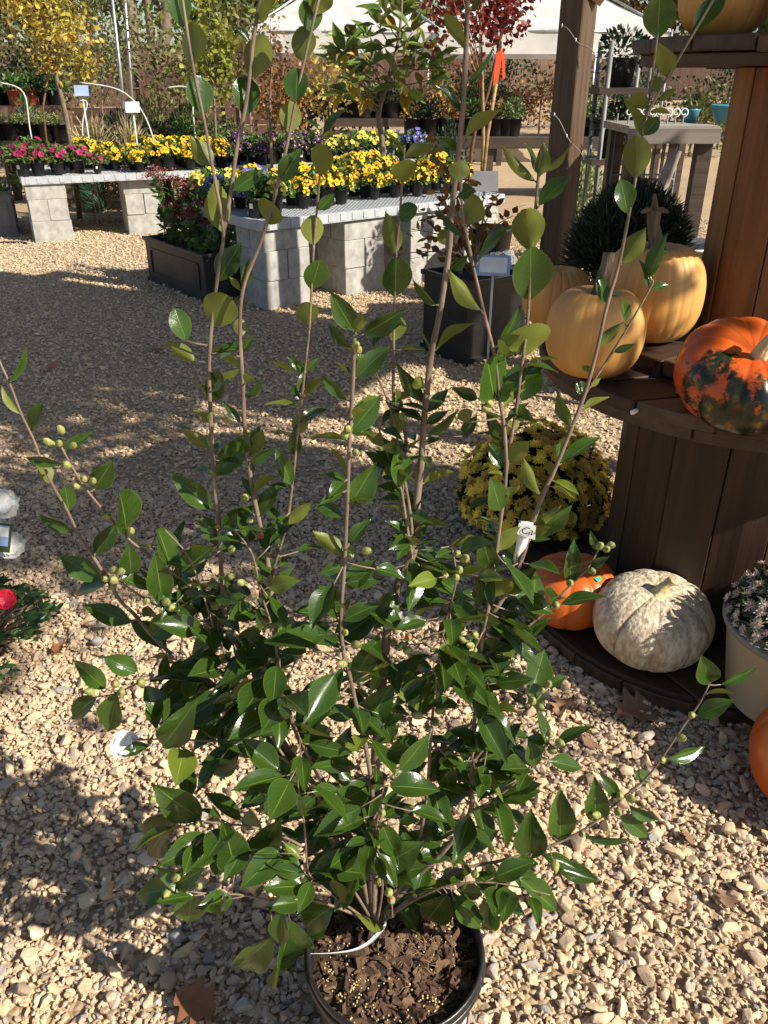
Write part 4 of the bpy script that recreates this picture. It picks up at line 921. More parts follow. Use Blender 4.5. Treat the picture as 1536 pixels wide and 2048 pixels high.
def mum(loc, r, hgt, pot, label, blooms, bsize, nb, foliage, nl, name, group=None, zlo=-.1, seed=0, leaf=(.045, .02), rz=0, stemsy=False):
    t = empty(name, loc, rz, label=label, cat='potted plant', group=group); rr = random.Random(seed)
    pr, ph_, pm = pot
    MB().lathe([(0, 0), (pr * .78, 0), (pr * .80, .006), (pr * .97, ph_ * .93), (pr, ph_ * .93), (pr * 1.01, ph_), (pr * .95, ph_), (pr * .9, ph_ * .85), (0, ph_ * .84)], 40).obj('pot', pm, t)
    c = np.array((0, 0, ph_))
    d = rdir(nl); d[:, 2] = np.abs(d[:, 2]) * 1.0 + zlo; k = rng.random(nl) ** .35
    P_ = d * k[:, None] * np.array((r, r, hgt)) * .96 + c
    ax = d + rng.normal(size=(nl, 3)) * .45 + np.array((0, 0, .5 if stemsy else .1)); nr = rdir(nl, .7)
    obj('foliage', cloud_mesh('foliage', P_, ax, nr, rng.uniform(.7, 1.3, nl) * leaf[0], rng.uniform(.7, 1.3, nl) * leaf[1]), foliage, t)
    mb = MB()
    for q in range(26):
        a_ = rr.uniform(0, 6.28); e = rr.uniform(.2, 1.4); tip = Vector((math.cos(a_) * math.cos(e) * r, math.sin(a_) * math.cos(e) * r, math.sin(e) * hgt)) * .9 + Vector((0, 0, ph_))
        mb.tube([(0, 0, ph_ * .85), tip * .5 + Vector((0, 0, ph_ * .4)), tip], [.004, .003, .002], 5)
    mb.obj('stems', foliage, t)
    placed = []
    tries = 0
    while len(placed) < nb and tries < nb * 60:
        tries += 1
        v = Vector((rr.gauss(0, 1), rr.gauss(0, 1) - .35, abs(rr.gauss(0, 1)) * 1.0 + zlo * 1.5)).normalized()
        if v.z < zlo * 1.2: continue
        p = Vector((v.x * r, v.y * r, v.z * hgt + ph_)) * 1.0 * rr.uniform(.96, 1.05)
        if any((p - q).length < bsize * .55 for q in placed): continue
        placed.append(p)
        o = obj('bloom', rr.choice(blooms), None, t); o.location = p; o.rotation_mode = 'QUATERNION'
        o.rotation_quaternion = (v + Vector((rr.gauss(0, .3), rr.gauss(0, .3), .35))).to_track_quat('Z', 'Y'); s = bsize * rr.uniform(.8, 1.15); o.scale = (s, s, s)
    return t
YB = [bloom_mesh('bloom', M['mum'], M['mum'], 19, 4, i, .85) for i in range(3)]
WB = [bloom_mesh('bloom', M['wmum'], M['wmum'], 12, 3, i, .9) for i in range(3)]
mum(Vector((.575, 2.83, .0)), .275, .26, (.13, .15, M['pot_far']), 'yellow flowering mum in a dark pot behind the spool', YB, .056, 330, M['darkgreen'], 2600, 'yellow_mum', zlo=-.18, seed=3, leaf=(.05, .024))
mum(Vector((1.10, 1.745, .07)), .20, .13, (.205, .245, M['cream']), 'pale pink and white mum, fading, in a glazed cream pot on the bottom flange', WB, .034, 170, M['darkgreen'], 1800, 'pale_mum', zlo=.0, seed=4, leaf=(.03, .012))
cr = [o for o in col.objects if o.name.startswith('pale_mum')][-1]
MB().lathe([(.2075, .228), (.2105, .232), (.2115, .240), (.2085, .2475), (.200, .2485), (.194, .243)], 48).obj('pot_rim', M['cream_rim'], cr)
mum(Vector((.80, 2.78, FT - .0)), .20, .285, (.11, .16, M['pot_far']), 'dark green mum without flowers in a black pot behind the buff pumpkins', [], .03, 0, M['feather'], 13000, 'leafy_mum', zlo=-.2, seed=5, leaf=(.045, .0042), stemsy=True)

# ------------------------------------------------------------------ fallen leaves
def oak_leaf(px, py, size, rz, m, label, lift=.022, h=None, tilt=.25):
    me = leaf_mesh('fallen_leaf', int(px), True, 0.0, 40, lobes=3.2); me.materials.append(m)
    p = at(px, py, h=lift if h is None else h)
    o = obj('fallen_leaf', me, None); tag(o, label, 'leaf', 'fallen leaves on the gravel')
    o.location = p; o.rotation_euler = (random.gauss(0, tilt), random.gauss(0, tilt), rz); o.scale = (size, size * 1.15, size * 1.3)
oak_leaf(1235, 1425, .13, R(12), M['deadleaf'], 'pale brown lobed oak leaf on the gravel against the spool flange', tilt=.1)
oak_leaf(1140, 1400, .075, R(-130), M['deadleaf'], 'small pinkish brown oak leaf on the gravel near the grey warty pumpkin')
oak_leaf(1170, 1490, .06, R(40), M['deadleaf'], 'dull purple brown leaf under the low camellia branch')
oak_leaf(430, 2025, .085, R(160), M['deadleaf2'], 'curled rusty oak leaf in the shade beside the black nursery pot', tilt=.15)
oak_leaf(1530, 2060, .075, R(150), M['deadleaf'], 'pinkish tan leaf on sunlit gravel away from the pot')
oak_leaf(110, 1310, .05, R(60), M['deadleaf2'], 'curled pink brown leaf on the gravel beside the azalea')
oak_leaf(1455, 1815, .05, R(70), M['deadleaf'], 'crumpled tan leaf among sunlit stones')
oak_leaf(1385, 1690, .04, R(100), M['deadleaf'], 'small broken tan leaf among stones near the big orange pumpkin')
oak_leaf(300, 700, .09, R(30), M['deadleaf2'], 'brown leaf on the shaded gravel')
oak_leaf(90, 735, .08, R(10), M['deadleaf2'], 'dark brown leaf on the shaded gravel further from the planter')

# ------------------------------------------------------------------ timber shelter (post in view, roof overhead out of frame)
post_p = at(1083, 655, h=0.0); PX, PY = 1.075, 5.33
sdir2 = Vector((math.cos(SUN_AZ), -math.sin(SUN_AZ), 0)); nd2 = Vector((-math.sin(SUN_AZ), -math.cos(SUN_AZ), 0))
sh_ang = -SUN_AZ
shelter = empty('timber_shelter', (PX, PY, 0), sh_ang, label='rough timber post and roof of an open shelter behind the spools', cat='shelter')
def post(x, y, hgt): return MB().box((0, 0, hgt / 2), (.15, .15, hgt), bev=.006).obj('post', M['post'], shelter, (x, y, 0), (0, 0, R(75)))
RH = 3.55
for x, y in ((0, 0), (3.6, -.5), (3.6, -1.75), (2.2, -.75)): post(x, y, RH - .16)
MB().box((0, -.93, RH - .08), (.12, 2.05, .16)).obj('beam', M['beam'], shelter)
MB().box((1.8, -.75, RH - .08), (3.45, .12, .155)).obj('beam', M['beam'], shelter)
MB().box((3.6, -1.0, RH - .08), (.12, 1.9, .15)).obj('beam', M['beam'], shelter)
b3 = MB().tube([(.07, 0, 1.93), (.62, 0, 2.6)], .06, 4, smooth=False).obj('brace', M['beam'], shelter)
for k in range(9): MB().box((-.8 + k * .56, -1.05, RH + .03), (.54, 1.78, .03)).obj('roof_board', M['beam'], shelter)
# string light wires wound round the post
for (h0, h1) in ((1.80, 1.66), (1.36, 1.13)):
    mb = MB(); n = 10; pts = []
    ca_, sa_ = math.cos(sh_ang), math.sin(sh_ang)
    for i in range(n):
        t = i / (n - 1); pts.append((-.05 + .19 * t, -.112 + .03 * t - .012 * math.sin(t * 3), h0 + (h1 - h0) * t + .01 * math.sin(t * 9)))
    mb.tube(smooth_path(pts, 3), .0028, 5); wire = mb.obj('light_string', M['iron'], shelter)
    mb = MB()
    for i in (0, 4, 9): mb.lathe([(.001, .012), (.004, .006), (.004, -.006), (.001, -.008)][::-1], 6, 0, pts[i])
    mb.obj('bulb', M['tag'], wire)

# unseen trees added beyond the frame so their crowns shade the gravel
def leafy_tree(name, loc, label, trunk_pts, tr, crown, m, nleaf, lsize, cat='tree', group=None, clumps=14, cs=.22, mt='bark', wid=.55):
    t = empty(name, loc, label=label, cat=cat, group=group); mb = MB(); pth = smooth_path(trunk_pts, 4)
    mb.tube(pth, [tr * (1 - .75 * i / (len(pth) - 1)) for i in range(len(pth))], 8)
    c, rad = Vector(crown[0]), crown[1]; rr = random.Random(len(name) + int(loc[0] * 10))
    for k in range(9):
        a_ = pth[int(len(pth) * rr.uniform(.45, .95)) - 1]; d_ = Vector((rr.gauss(0, 1), rr.gauss(0, 1), rr.uniform(-.2, 1))).normalized(); e = c + Vector((d_.x * rad[0], d_.y * rad[1], d_.z * rad[2])) * .8
        mb.tube([a_, (a_ + e) / 2 + Vector((0, 0, .04)), e], [tr * .35, tr * .2, tr * .08], 5)
    mb.obj('trunk', M[mt], t)
    P_ = crown_pts(nleaf, c, rad, .3, clumps, cs)
    obj('crown', cloud_mesh('crown', P_, rdir(nleaf, -.2), rdir(nleaf, .6), rng.uniform(.7, 1.3, nleaf) * lsize, rng.uniform(.7, 1.3, nleaf) * lsize * wid), M[m], t)
    return t
for (x_, y_, l_) in ((2.9, .5, 'unseen leafy tree added past the big orange pumpkin so its crown shades the gravel'), (2.8, 2.0, 'unseen leafy tree added past the stacked spools so its crown shades the gravel')):
    leafy_tree('shade_tree', (x_, y_, 0), l_, [(0, 0, 0), (.02, 0, 1.4), (0, .03, 2.8), (.03, 0, 4.2)], .035, ((0, 0, 4.05), (.75, .8, .72)), 'olive', 2800, .10)

# ------------------------------------------------------------------ benches of bedding plants on concrete blocks
blk = MB().box((0, 0, .095), (.39, .19, .19), bev=.004).mesh('concrete_block'); blk.materials.append(M['block'])
blk2 = MB().box((0, 0, .0675), (.39, .19, .135), bev=.004).mesh('concrete_block'); blk2.materials.append(M['block'])
def bench(corner, ang, L_, Dp, hgt, stacks, label, blabel, bgroup, top3):
    ca_, sa_ = math.cos(ang), math.sin(ang)
    def W(x, y): return Vector((corner[0] + ca_ * x - sa_ * y, corner[1] + sa_ * x + ca_ * y, 0))
    p = W(0, 0); p.z = hgt
    t = empty('plant_bench', p, ang, label=label, cat='bench')
    fr = MB()
    fr.box((L_ / 2, .015, -.035), (L_, .03, .07)); fr.box((L_ / 2, Dp - .015, -.035), (L_, .03, .07)); fr.box((.015, Dp / 2, -.036), (.03, Dp - .062, .07)); fr.box((L_ - .015, Dp / 2, -.036), (.03, Dp - .062, .07))
    fr.obj('frame', M['bench'], t)
    gr = MB()
    k = .05
    while k < L_ - .04: gr.box((k, Dp / 2, -.014), (.012, Dp - .06, .018)); k += .04
    k = .05
    while k < Dp - .04: gr.box((L_ / 2, k, -.0155), (L_ - .06, .012, .018)); k += .04
    tag(gr.obj('grating', M['bench'], t), kind='stuff')
    rib = MB(); k = .1
    for k in range(int(L_ / .11)): rib.box((.06 + k * .11, -.002, -.035), (.045, .006, .05))
    tag(rib.obj('edge_ribs', M['bench'], t), kind='stuff')
    for (x, y) in stacks:
        z = 0; c = hgt - .07
        hs = [('b', .19), ('b', .19), ('s', .135)] if top3 else [('b', .19), ('b', .19), ('b', .19)]
        z0 = 0
        sc_ = c / sum(q[1] for q in hs)
        for kk, (ty, hh) in enumerate(hs):
            for s in (0, 1):
                o = bpy.data.objects.new('concrete_block', blk if ty == 'b' else blk2); col.objects.link(o); o.scale.z = sc_ * .995
                if kk % 2 == 0: q = W(x + .195, y + .097 + s * .196); o.rotation_euler.z = ang
                else: q = W(x + .097 + s * .196, y + .195); o.rotation_euler.z = ang + R(90)
                q.x += random.uniform(-.006, .006); q.y += random.uniform(-.006, .006); o.location = (q.x, q.y, z0); o.rotation_euler.z += random.gauss(0, .01)
                tag(o, '%s course %s, %s stack along' % (('bottom', 'middle', 'top')[kk], blabel, ('first', 'second', 'third', 'fourth', 'fifth', 'sixth', 'seventh')[stacks.index((x, y))]), 'concrete block', bgroup)
            z0 += hh * sc_
    return W
AA, AB = R(24), R(38)
WA = bench((-3.66, 8.92), AA, 2.35, 1.25, .64, [(.02, .02), (1.0, .1), (1.9, .02), (.05, .8), (1.9, .8)], 'grey plastic grid bench of magenta and yellow pansies, set on block stacks', 'grey concrete block under the magenta pansy bench', 'blocks under the magenta and yellow bench', True)
WB_ = bench((-.88, 6.12), AB, 2.45, 1.22, .645, [(.03, .02), (.76, .03), (1.42, .03), (2.03, .03), (.03, .8), (1.2, .8), (2.03, .8)], 'grey plastic grid bench of yellow and pale violas beside the black planter box', 'pale concrete block under the yellow viola bench', 'blocks under the yellow viola bench', True)
WC = bench((-1.62, 9.85), AA, 2.5, 1.2, .66, [(.05, .03), (1.1, .03), (2.05, .03)], 'grey plastic grid bench of dark purple pansies beyond the black planter', 'concrete block under the purple pansy bench', 'blocks under the purple pansy bench', True)

# pansies: shared meshes
pr = .058
potm = MB().lathe([(0, 0), (.043, 0), (.044, .004), (.055, .096), (.059, .097), (.060, .112), (.055, .112), (.052, .10), (0, .098)], 14).mesh('pot'); potm.materials.append(M['pot_far'])
FOL = []
for i in range(4):
    n = 210; d = rdir(n); d[:, 2] = np.abs(d[:, 2]) * 1.0 - .22; P_ = d * (rng.random(n) ** .4)[:, None] * np.array((.115, .115, .115)) + np.array((0, 0, .135))
    f_ = cloud_mesh('foliage', P_, d + rng.normal(size=(n, 3)) * .4, rdir(n, .9), rng.uniform(.03, .055, n), rng.uniform(.018, .03, n)); f_.materials.append(M['green']); FOL.append(f_)
FLW = {}
def flower_mesh(colr, seed, n=11):
    r = random.Random(seed); mb = MB()
    for _ in range(n):
        v = Vector((r.gauss(0, 1), r.gauss(0, 1) - .5, abs(r.gauss(0, 1)) + .15)).normalized(); p = Vector((v.x * .11, v.y * .11, .13 + v.z * .10)) * r.uniform(.9, 1.1)
        q = (v + Vector((.3, -.8, .3)) * .6).to_track_quat('Z', 'Y'); s = r.uniform(.020, .029)
        for k in range(5):
            a_ = k * 1.2566 + .3; m3 = q.to_matrix() @ Matrix.Rotation(a_, 3, 'Z')
            V = [m3 @ Vector(c) * s + p for c in ((.02, 0, 0), (.4, -.48, .10), (.95, -.5, .22 + r.uniform(-.15, .15)), (1.2, 0, .15), (.95, .5, .2), (.4, .48, .08))]
            mb.add(V, [[0, 1, 2, 3], [0, 3, 4, 5]], 0)
        V = [p + q @ Vector((math.cos(j * 1.05) * .3, math.sin(j * 1.05) * .3, .16)) * s for j in range(6)]; mb.add(V, [list(range(6))], 1)
    me = mb.mesh('flowers'); a = me.attributes.new('rnd', 'FLOAT', 'FACE'); a.data.foreach_set('value', rng.random(len(me.polygons)).astype(np.float32))
    me.materials.append(M['pet_' + colr]); me.materials.append(M['eye'] if colr in ('yellow', 'orange', 'magenta') else M['pet_paleyellow']); return me
for c in PET: FLW[c] = [flower_mesh(c, i + len(c), {'yellow': 17, 'paleyellow': 13, 'magenta': 10, 'purple': 13, 'blue': 12, 'orange': 12}[c]) for i in range(3)]
def pansy(p, colr, label, group, s=1.0):
    t = empty('potted_pansy', p, random.uniform(-.5, .5), label=label, cat='potted plant', group=group); t.scale = (s, s, s)
    obj('pot', potm, None, t); o = obj('foliage', random.choice(FOL), None, t); o.rotation_euler.z = random.uniform(0, 6.28)
    o2 = tag(obj('flowers', random.choice(FLW[colr]), None, t), kind='stuff'); o2.rotation_euler.z = random.uniform(-.6, .6)
    if random.random() < .35: MB().add([(-.012, -.058, .055), (.012, -.058, .055), (.012, -.060, .085), (-.012, -.060, .085)], [[0, 1, 2, 3]]).obj('price_sticker', M['tag'], t)
rp_ = random.Random(5)
def rows(W, hgt, xs, ys, pick, drop=0.0):
    for i, x in enumerate(xs):
        for j, y in enumerate(ys):
            if rp_.random() < drop: continue
            p = W(x + rp_.uniform(-.045, .045), y + rp_.uniform(-.05, .05)); p.z = hgt + .001
            c_, l_, g_ = pick(x, y); rw_ = ('front row', 'second row', 'third row', 'fourth row', 'back row')[j]
            pansy(p, c_, l_ + ', ' + rw_, g_, s=rp_.uniform(.82, 1.32))
rows(WA, .64, np.arange(.02, 2.3, .19), (.14, .34, .56, .80, 1.05), lambda x, y: ('magenta', 'pot of magenta pansies on the grey bench by the yellow oak', 'magenta pansies') if x < .82 - y * .25 else (('orange', 'pot of orange and yellow pansies at the back of the bench', 'orange pansies') if (y > .9 and rp_.random() < .5) else ('yellow', 'pot of yellow pansies sharing the bench with magenta ones', 'yellow pansies beside the magenta')), .2)
rows(WC, .66, np.arange(.10, 2.4, .18), (.14, .36, .60, .85), lambda x, y: ('purple', 'pot of dark purple pansies on the farther grey bench', 'purple pansies') if x < 1.15 else (('paleyellow', 'pot of pale yellow pansies next to the dark purple ones', 'pale yellow pansies') if x < 1.95 else ('blue', 'pot of blue violas at the end of the purple pansy bench', 'blue violas')), .15)
rows(WB_, .645, np.arange(.62, 2.4, .19), (.42, .60, .78, .98, 1.12), lambda x, y: ('yellow', 'pot of bright yellow violas massed on the block bench with pale ones', 'yellow violas on the block bench'), .22)
rows(WB_, .645, np.arange(.08, .55, .17), (.22, .45, .70, .95), lambda x, y: ('blue' if rp_.random() < .3 else 'paleyellow', 'pot of pale yellow and violet violas at the end of the block bench', 'pale violas on the block bench'), .1)

# long black planter with sedum
def box_planter(name, loc, rz, L_, W_, hgt, m, label, panel=True):
    t = empty(name, loc, rz, label=label, cat='planter')
    mb = MB(); th = .02
    for s in (-1, 1):
        mb.box((0, s * (W_ / 2 - th / 2), hgt / 2), (L_, th, hgt)); mb.box((s * (L_ / 2 - th / 2), 0, hgt / 2), (th, W_ - 2 * th - .002, hgt - .002))
    mb.box((0, 0, .05), (L_ - .05, W_ - .05, .02)); mb.obj('wall', m, t)
    rm = MB(); bt = MB()
    for s in (-1, 1):
        rm.box((0, s * (W_ / 2), hgt - .012), (L_ + .045, .03, .03), bev=.004); rm.box((s * (L_ / 2), 0, hgt - .0125), (.03, W_ - .032, .03), bev=.004)
        bt.box((0, s * (W_ / 2 + .004), .02), (L_ + .03, .016, .04)); bt.box((s * (L_ / 2 + .004), 0, .0195), (.016, W_ - .01, .04))
    rm.obj('rim', m, t); bt.obj('base_trim', m, t)
    if panel:
        for s in (-1, 1):
            pm = MB(); 
            for q in (-1, 1): pm.box((0, s * (W_ / 2 + .004), hgt / 2 + q * (hgt * .27)), (L_ * .82, .010, .014)); pm.box((q * L_ * .41, s * (W_ / 2 + .004), hgt / 2), (.014, .010, hgt * .54 - .016))
            pm.obj('panel_moulding', m, t)
            pm = MB()
            for q in (-1, 1): pm.box((s * (L_ / 2 + .004), 0, hgt / 2 + q * (hgt * .27)), (.010, W_ * .7, .014)); pm.box((s * (L_ / 2 + .004), q * W_ * .35, hgt / 2), (.010, .014, hgt * .54 - .016))
            pm.obj('panel_moulding', m, t)
    MB().box((0, 0, hgt - .05), (L_ - .042, W_ - .042, .02)).obj('soil', M['soil'], t)
    return t
pa, pb = at(300, 560, h=0), at(415, 606, h=0)
dv = pb - pa; ang = math.atan2(dv.y, dv.x); wn = Vector((-dv.y, dv.x, 0)).normalized()
pc_ = (pa + pb) / 2 + wn * .19
box_planter('planter_box', pc_, ang, dv.length, .38, .36, M['planter'], 'long black panelled planter box of sedum in front of the flower benches')
sd = empty('sedum_plant', (pc_.x, pc_.y, .31), ang, label='leggy sedum with dull burgundy flower heads growing in the black planter box', cat='plant')
mb = MB(); heads = []; rs = random.Random(3); lf = []
for k in range(24):
    x0, y0 = rs.uniform(-.42, .42), rs.uniform(-.12, .12); top = Vector((x0 * 1.15 + rs.gauss(0, .06), y0 + rs.gauss(0, .06), rs.uniform(.2, .55) * (1.25 - .6 * (x0 + .45)) if k < 15 else rs.uniform(.1, .3)))
    mb.tube([(x0, y0, 0), (Vector((x0, y0, 0)) + top) / 2 + Vector((0, 0, .02)), top], [.006, .005, .004], 5)
    for q in range(28):
        t = rs.uniform(.1, .95); lf.append(Vector((x0, y0, 0)).lerp(top, t))
    if top.z > .2: heads.append(top)
mb.obj('stem', M['olive'], sd)
n = len(lf); obj('foliage', cloud_mesh('foliage', [tuple(p) for p in lf], rdir(n, .3), rdir(n, .8), rng.uniform(.05, .09, n), rng.uniform(.025, .04, n)), M['green'], sd)
for hd in heads:
    n = 130; P_ = rng.normal(size=(n, 3)) * np.array((.042, .042, .012)) + np.array(hd)
    obj('flower_head', cloud_mesh('flower_head', P_, rdir(n, .6), rdir(n, .8), .016, .014), M['sedum'], sd)
gp = at(10, 478, h=0)
box_planter('planter_box', (gp.x - .28, gp.y + .25, 0), R(20), .62, .4, .46, M['planter_g'], 'grey panelled planter box standing beside the pansy bench')
n = 260; pgl = empty('leafy_plant', (gp.x - .28, gp.y + .25, .42), label='green strappy plant in the grey planter box', cat='plant')
obj('foliage', cloud_mesh('foliage', rng.normal(size=(n, 3)) * np.array((.16, .1, .03)), rdir(n, 1.2), rdir(n, .3), rng.uniform(.12, .25, n), .02), M['green'], pgl)

# square black planter with the autumn shrub, sign, round pot, boulders
bpos = at(985, 728, h=0)
box_planter('square_planter', (bpos.x - .10, bpos.y + .27, 0), R(33), .46, .44, .50, M['pot'], 'tall square black planter under the autumn shrub', panel=False)
bx_, by_ = bpos.x - .10, bpos.y + .27
shrub = empty('autumn_shrub', (bx_, by_, .46), label='open shrub with bronze and orange leaves growing in the square black planter', cat='shrub')
mb = MB(); lf = []; rs = random.Random(8)
for k, (dx, dy, dz) in enumerate([(-.36, .15, .78), (-.28, .0, .50), (-.18, .2, .62), (-.30, .25, .35), (-.05, .1, .55), (.10, .1, .45), (-.40, .05, .28), (.22, .1, .35), (-.12, -.05, .32), (-.5, .1, .12)]):
    e = Vector((dx, dy, dz)); m_ = e * .5 + Vector((rs.gauss(0, .04), 0, .08)); pp = smooth_path([(0, 0, 0), m_, e], 6); mb.tube(pp, [.007 - .005 * i / (len(pp) - 1) for i in range(len(pp))], 5)
    for q in range(24): lf.append(tuple(pp[rs.randrange(4, len(pp))] + Vector((rs.gauss(0, .035), rs.gauss(0, .035), rs.gauss(0, .03)))))
mb.obj('stem', M['twig'], shrub); n = len(lf)
obj('foliage', cloud_mesh('foliage', lf, rdir(n, -.1), rdir(n, .5), rng.uniform(.05, .085, n), rng.uniform(.03, .045, n)), M['rustleaf'], shrub)
def card_sign(p, w_, h_, tilt, m, label, stick=.5, rz=0, sm='steel'):
    t = empty('plant_sign', p, rz, label=label, cat='sign')
    MB().tube([(0, .01, 0), (0, .01, stick)], .008, 6).obj('stake', M[sm], t)
    c = MB().box((0, 0, 0), (w_, .006, h_)).obj('card', m, t, loc=(0, 0, stick + h_ * .3), rot=(tilt, 0, 0))
    return t, c
sp_ = at(1002, 640, D=bpos.y - .03)
t_, c_ = card_sign(Vector((at(985, 560, D=bpos.y - .1).x, bpos.y - .10, 0)), .19, .13, R(-42), M['bluecard'], 'white framed plant sign standing in front of the square black planter', .57, R(-8), 'pvc')
MB().box((0, -.005, 0), (.155, .004, .095)).obj('paper', M['tag'], c_)
t_, c_ = card_sign(at(968, 400, D=6.9) * 1 - Vector((0, 0, at(968, 400, D=6.9).z)), .21, .15, R(-15), M['planter_g'], 'blank grey sign on a metal stake by the red maple', .78, R(6))
rpp = at(985, 455, D=7.0); 
MB_ = MB().lathe([(0, 0), (.13, 0), (.135, .01), (.165, .28), (.178, .285), (.18, .31), (.165, .31), (.158, .27), (0, .265)], 28)
tag(MB_.obj('round_pot', M['pot_far'], loc=(rpp.x, 7.0, .16)), 'round black nursery pot resting on the grey boulders', 'pot')
def boulder(loc, s, seed, label):
    r = random.Random(seed); bm = bmesh.new(); bmesh.ops.create_icosphere(bm, subdivisions=3, radius=1)
    for v in bm.verts:
        d = v.co.normalized(); v.co = d * (1 + .35 * noise.noise(d * 1.6 + Vector((seed, 0, 0))) + .10 * noise.noise(d * 5 + Vector((0, seed, 0))))
    me = bpy.data.meshes.new('boulder'); bm.to_mesh(me); bm.free()
    o = obj('boulder', me, M['rock']); o.location = loc; o.scale = s; o.rotation_euler = (0, 0, seed); tag(o, label, 'boulder', 'grey boulders by the shelter post')
for i, (x, y, D, s) in enumerate([(995, 475, 6.4, .16), (1010, 430, 6.7, .17), (975, 505, 6.2, .13), (1022, 500, 6.2, .14), (1000, 520, 6.0, .12)]):
    p = at(x, y, D=D); boulder((p.x, p.y, max(.06, min(p.z, .2))), (s, s * .9, s * .85), i + 1, 'grey lichened boulder heaped beside the shelter post')

# ------------------------------------------------------------------ trees and staked plants among the benches
def P0(px, D): p = at(px, 300, D=D); return Vector((p.x, D, 0))
# yellow oak with its stake
b0 = P0(137, 10.6)
def rel(px, py, D, b): return at(px, py, D=D) - b
leafy_tree('young_oak', b0, 'young oak with yellow and orange leaves tied to a bamboo stake behind the magenta pansies', [(0, 0, 0), rel(138, 265, 10.6, b0), rel(112, 150, 10.6, b0), rel(92, 60, 10.6, b0), rel(70, -20, 10.6, b0), rel(60, -120, 10.6, b0)], .035, (rel(92, 35, 10.6, b0), (.55, .5, .62)), 'goldleaf', 1700, .068, clumps=30, cs=.17, wid=.55)
st = P0(85, 10.5); tag(MB().tube([(0, 0, 0), rel(86, 215, 10.5, st), rel(100, 120, 10.5, st)], .012, 6).obj('bamboo_stake', M['beam'], loc=st), 'tan bamboo stake leaning against the yellow oak', 'stake')
# magnolia
mb0 = P0(765, 9.0)
mg = empty('magnolia', mb0, label='small magnolia with large glossy leaves, some yellow, behind the yellow violas', cat='tree')
mtr = [(0, 0, 0), rel(766, 305, 9.0, mb0), rel(757, 235, 9.0, mb0), rel(765, 195, 9.0, mb0), rel(785, 130, 9.0, mb0), rel(800, 60, 9.0, mb0), rel(805, -40, 9.0, mb0)]
mb = MB(); pth = smooth_path(mtr, 4); mb.tube(pth, [.034 - .024 * i / (len(pth) - 1) for i in range(len(pth))], 8)
ml = [leaf_mesh('leaf', 60 + i, True, 0, 8) for i in range(4)]; mly = [q.copy() for q in ml]
for q in ml: q.materials.append(M['magnolia'])
for q in mly: q.materials.append(M['magnolia_y'])
rm_ = random.Random(12); tr_o = None; nodes_ = []
for (x, y) in [(690, 105), (670, 125), (720, 100), (745, 130), (700, 160), (735, 185), (770, 95), (815, 105), (850, 95), (870, 120), (885, 135), (830, 140), (790, 160), (720, 150), (740, 75), (800, 40), (770, 25), (830, 20), (825, 65), (705, 75), (860, 160), (810, 180), (790, 10), (755, 50), (690, 185)]:
    e = rel(x, y, 9.0 + rm_.uniform(-.3, .3), mb0); s_ = min(pth, key=lambda p: (p - (e - Vector((0, 0, .15)))).length); mb.tube([s_, (s_ + e) / 2 + Vector((0, 0, -.03)), e], [.010, .007, .004], 5); nodes_.append(e)
tr_o = mb.obj('trunk', M['bark'], mg)
for e in nodes_:
    for k in range(rm_.randrange(6, 9)):
        d_ = Vector((rm_.gauss(0, 1), rm_.gauss(0, 1) - .3, rm_.uniform(-.5, 1.0))).normalized(); ln = rm_.uniform(.17, .27); yl = (d_.z < -.15 and rm_.random() < .75)
        if yl: d_ = (d_ + Vector((0, 0, -.8))).normalized()
        o = bpy.data.objects.new('leaf', rm_.choice(mly if yl else ml)); col.objects.link(o); o.parent = tr_o
        o.matrix_basis = leaf_matrix(e + d_ * .02, d_, Vector((rm_.gauss(0, .4), rm_.gauss(0, .4) - .4, 1)), ln, ln * .42)
# red maples with stake and ribbon
for (bxp, top, D, crown_c, rad, lab) in [(968, (962, 60), 8.3, (925, 15), (.40, .4, .32), 'slim red maple with dark red leaves staked by the bench of violas'), (945, (1010, 20), 8.6, (1005, 8), (.32, .35, .32), 'second red maple leaning towards the timber post')]:
    b1 = P0(bxp, D); leafy_tree('red_maple', b1, lab, [(0, 0, 0), rel(bxp - 2, 300, D, b1), rel((bxp + top[0]) / 2, 180, D, b1), rel(top[0], top[1], D, b1), rel(top[0], -80, D, b1)], .022, (rel(*crown_c, D, b1), rad), 'redleaf', 460, .065, clumps=18, cs=.22, wid=.65, mt='beam')
b1 = P0(962, 8.2); stk = tag(empty('wooden_stake', b1), 'pinkish wooden stake leaning from the red maple, tied with orange ribbon', 'stake')
MB().tube([(0, 0, 0), rel(975, 270, 8.2, b1), rel(1000, 120, 8.2, b1)], .018, 6).obj('pole', M['beam'], stk)
rb = rel(998, 120, 8.18, b1); MB().add([rb + Vector(q) for q in ((-.03, 0, .05), (.03, 0, .08), (.0, -.01, -.18), (-.04, -.01, -.2))] + [rb + Vector(q) for q in ((.02, 0, .05), (.05, 0, .05), (.06, -.015, -.14), (.04, -.015, -.15))], [[0, 3, 2, 1], [4, 7, 6, 5]]).obj('ribbon', M['ribbon'], stk)
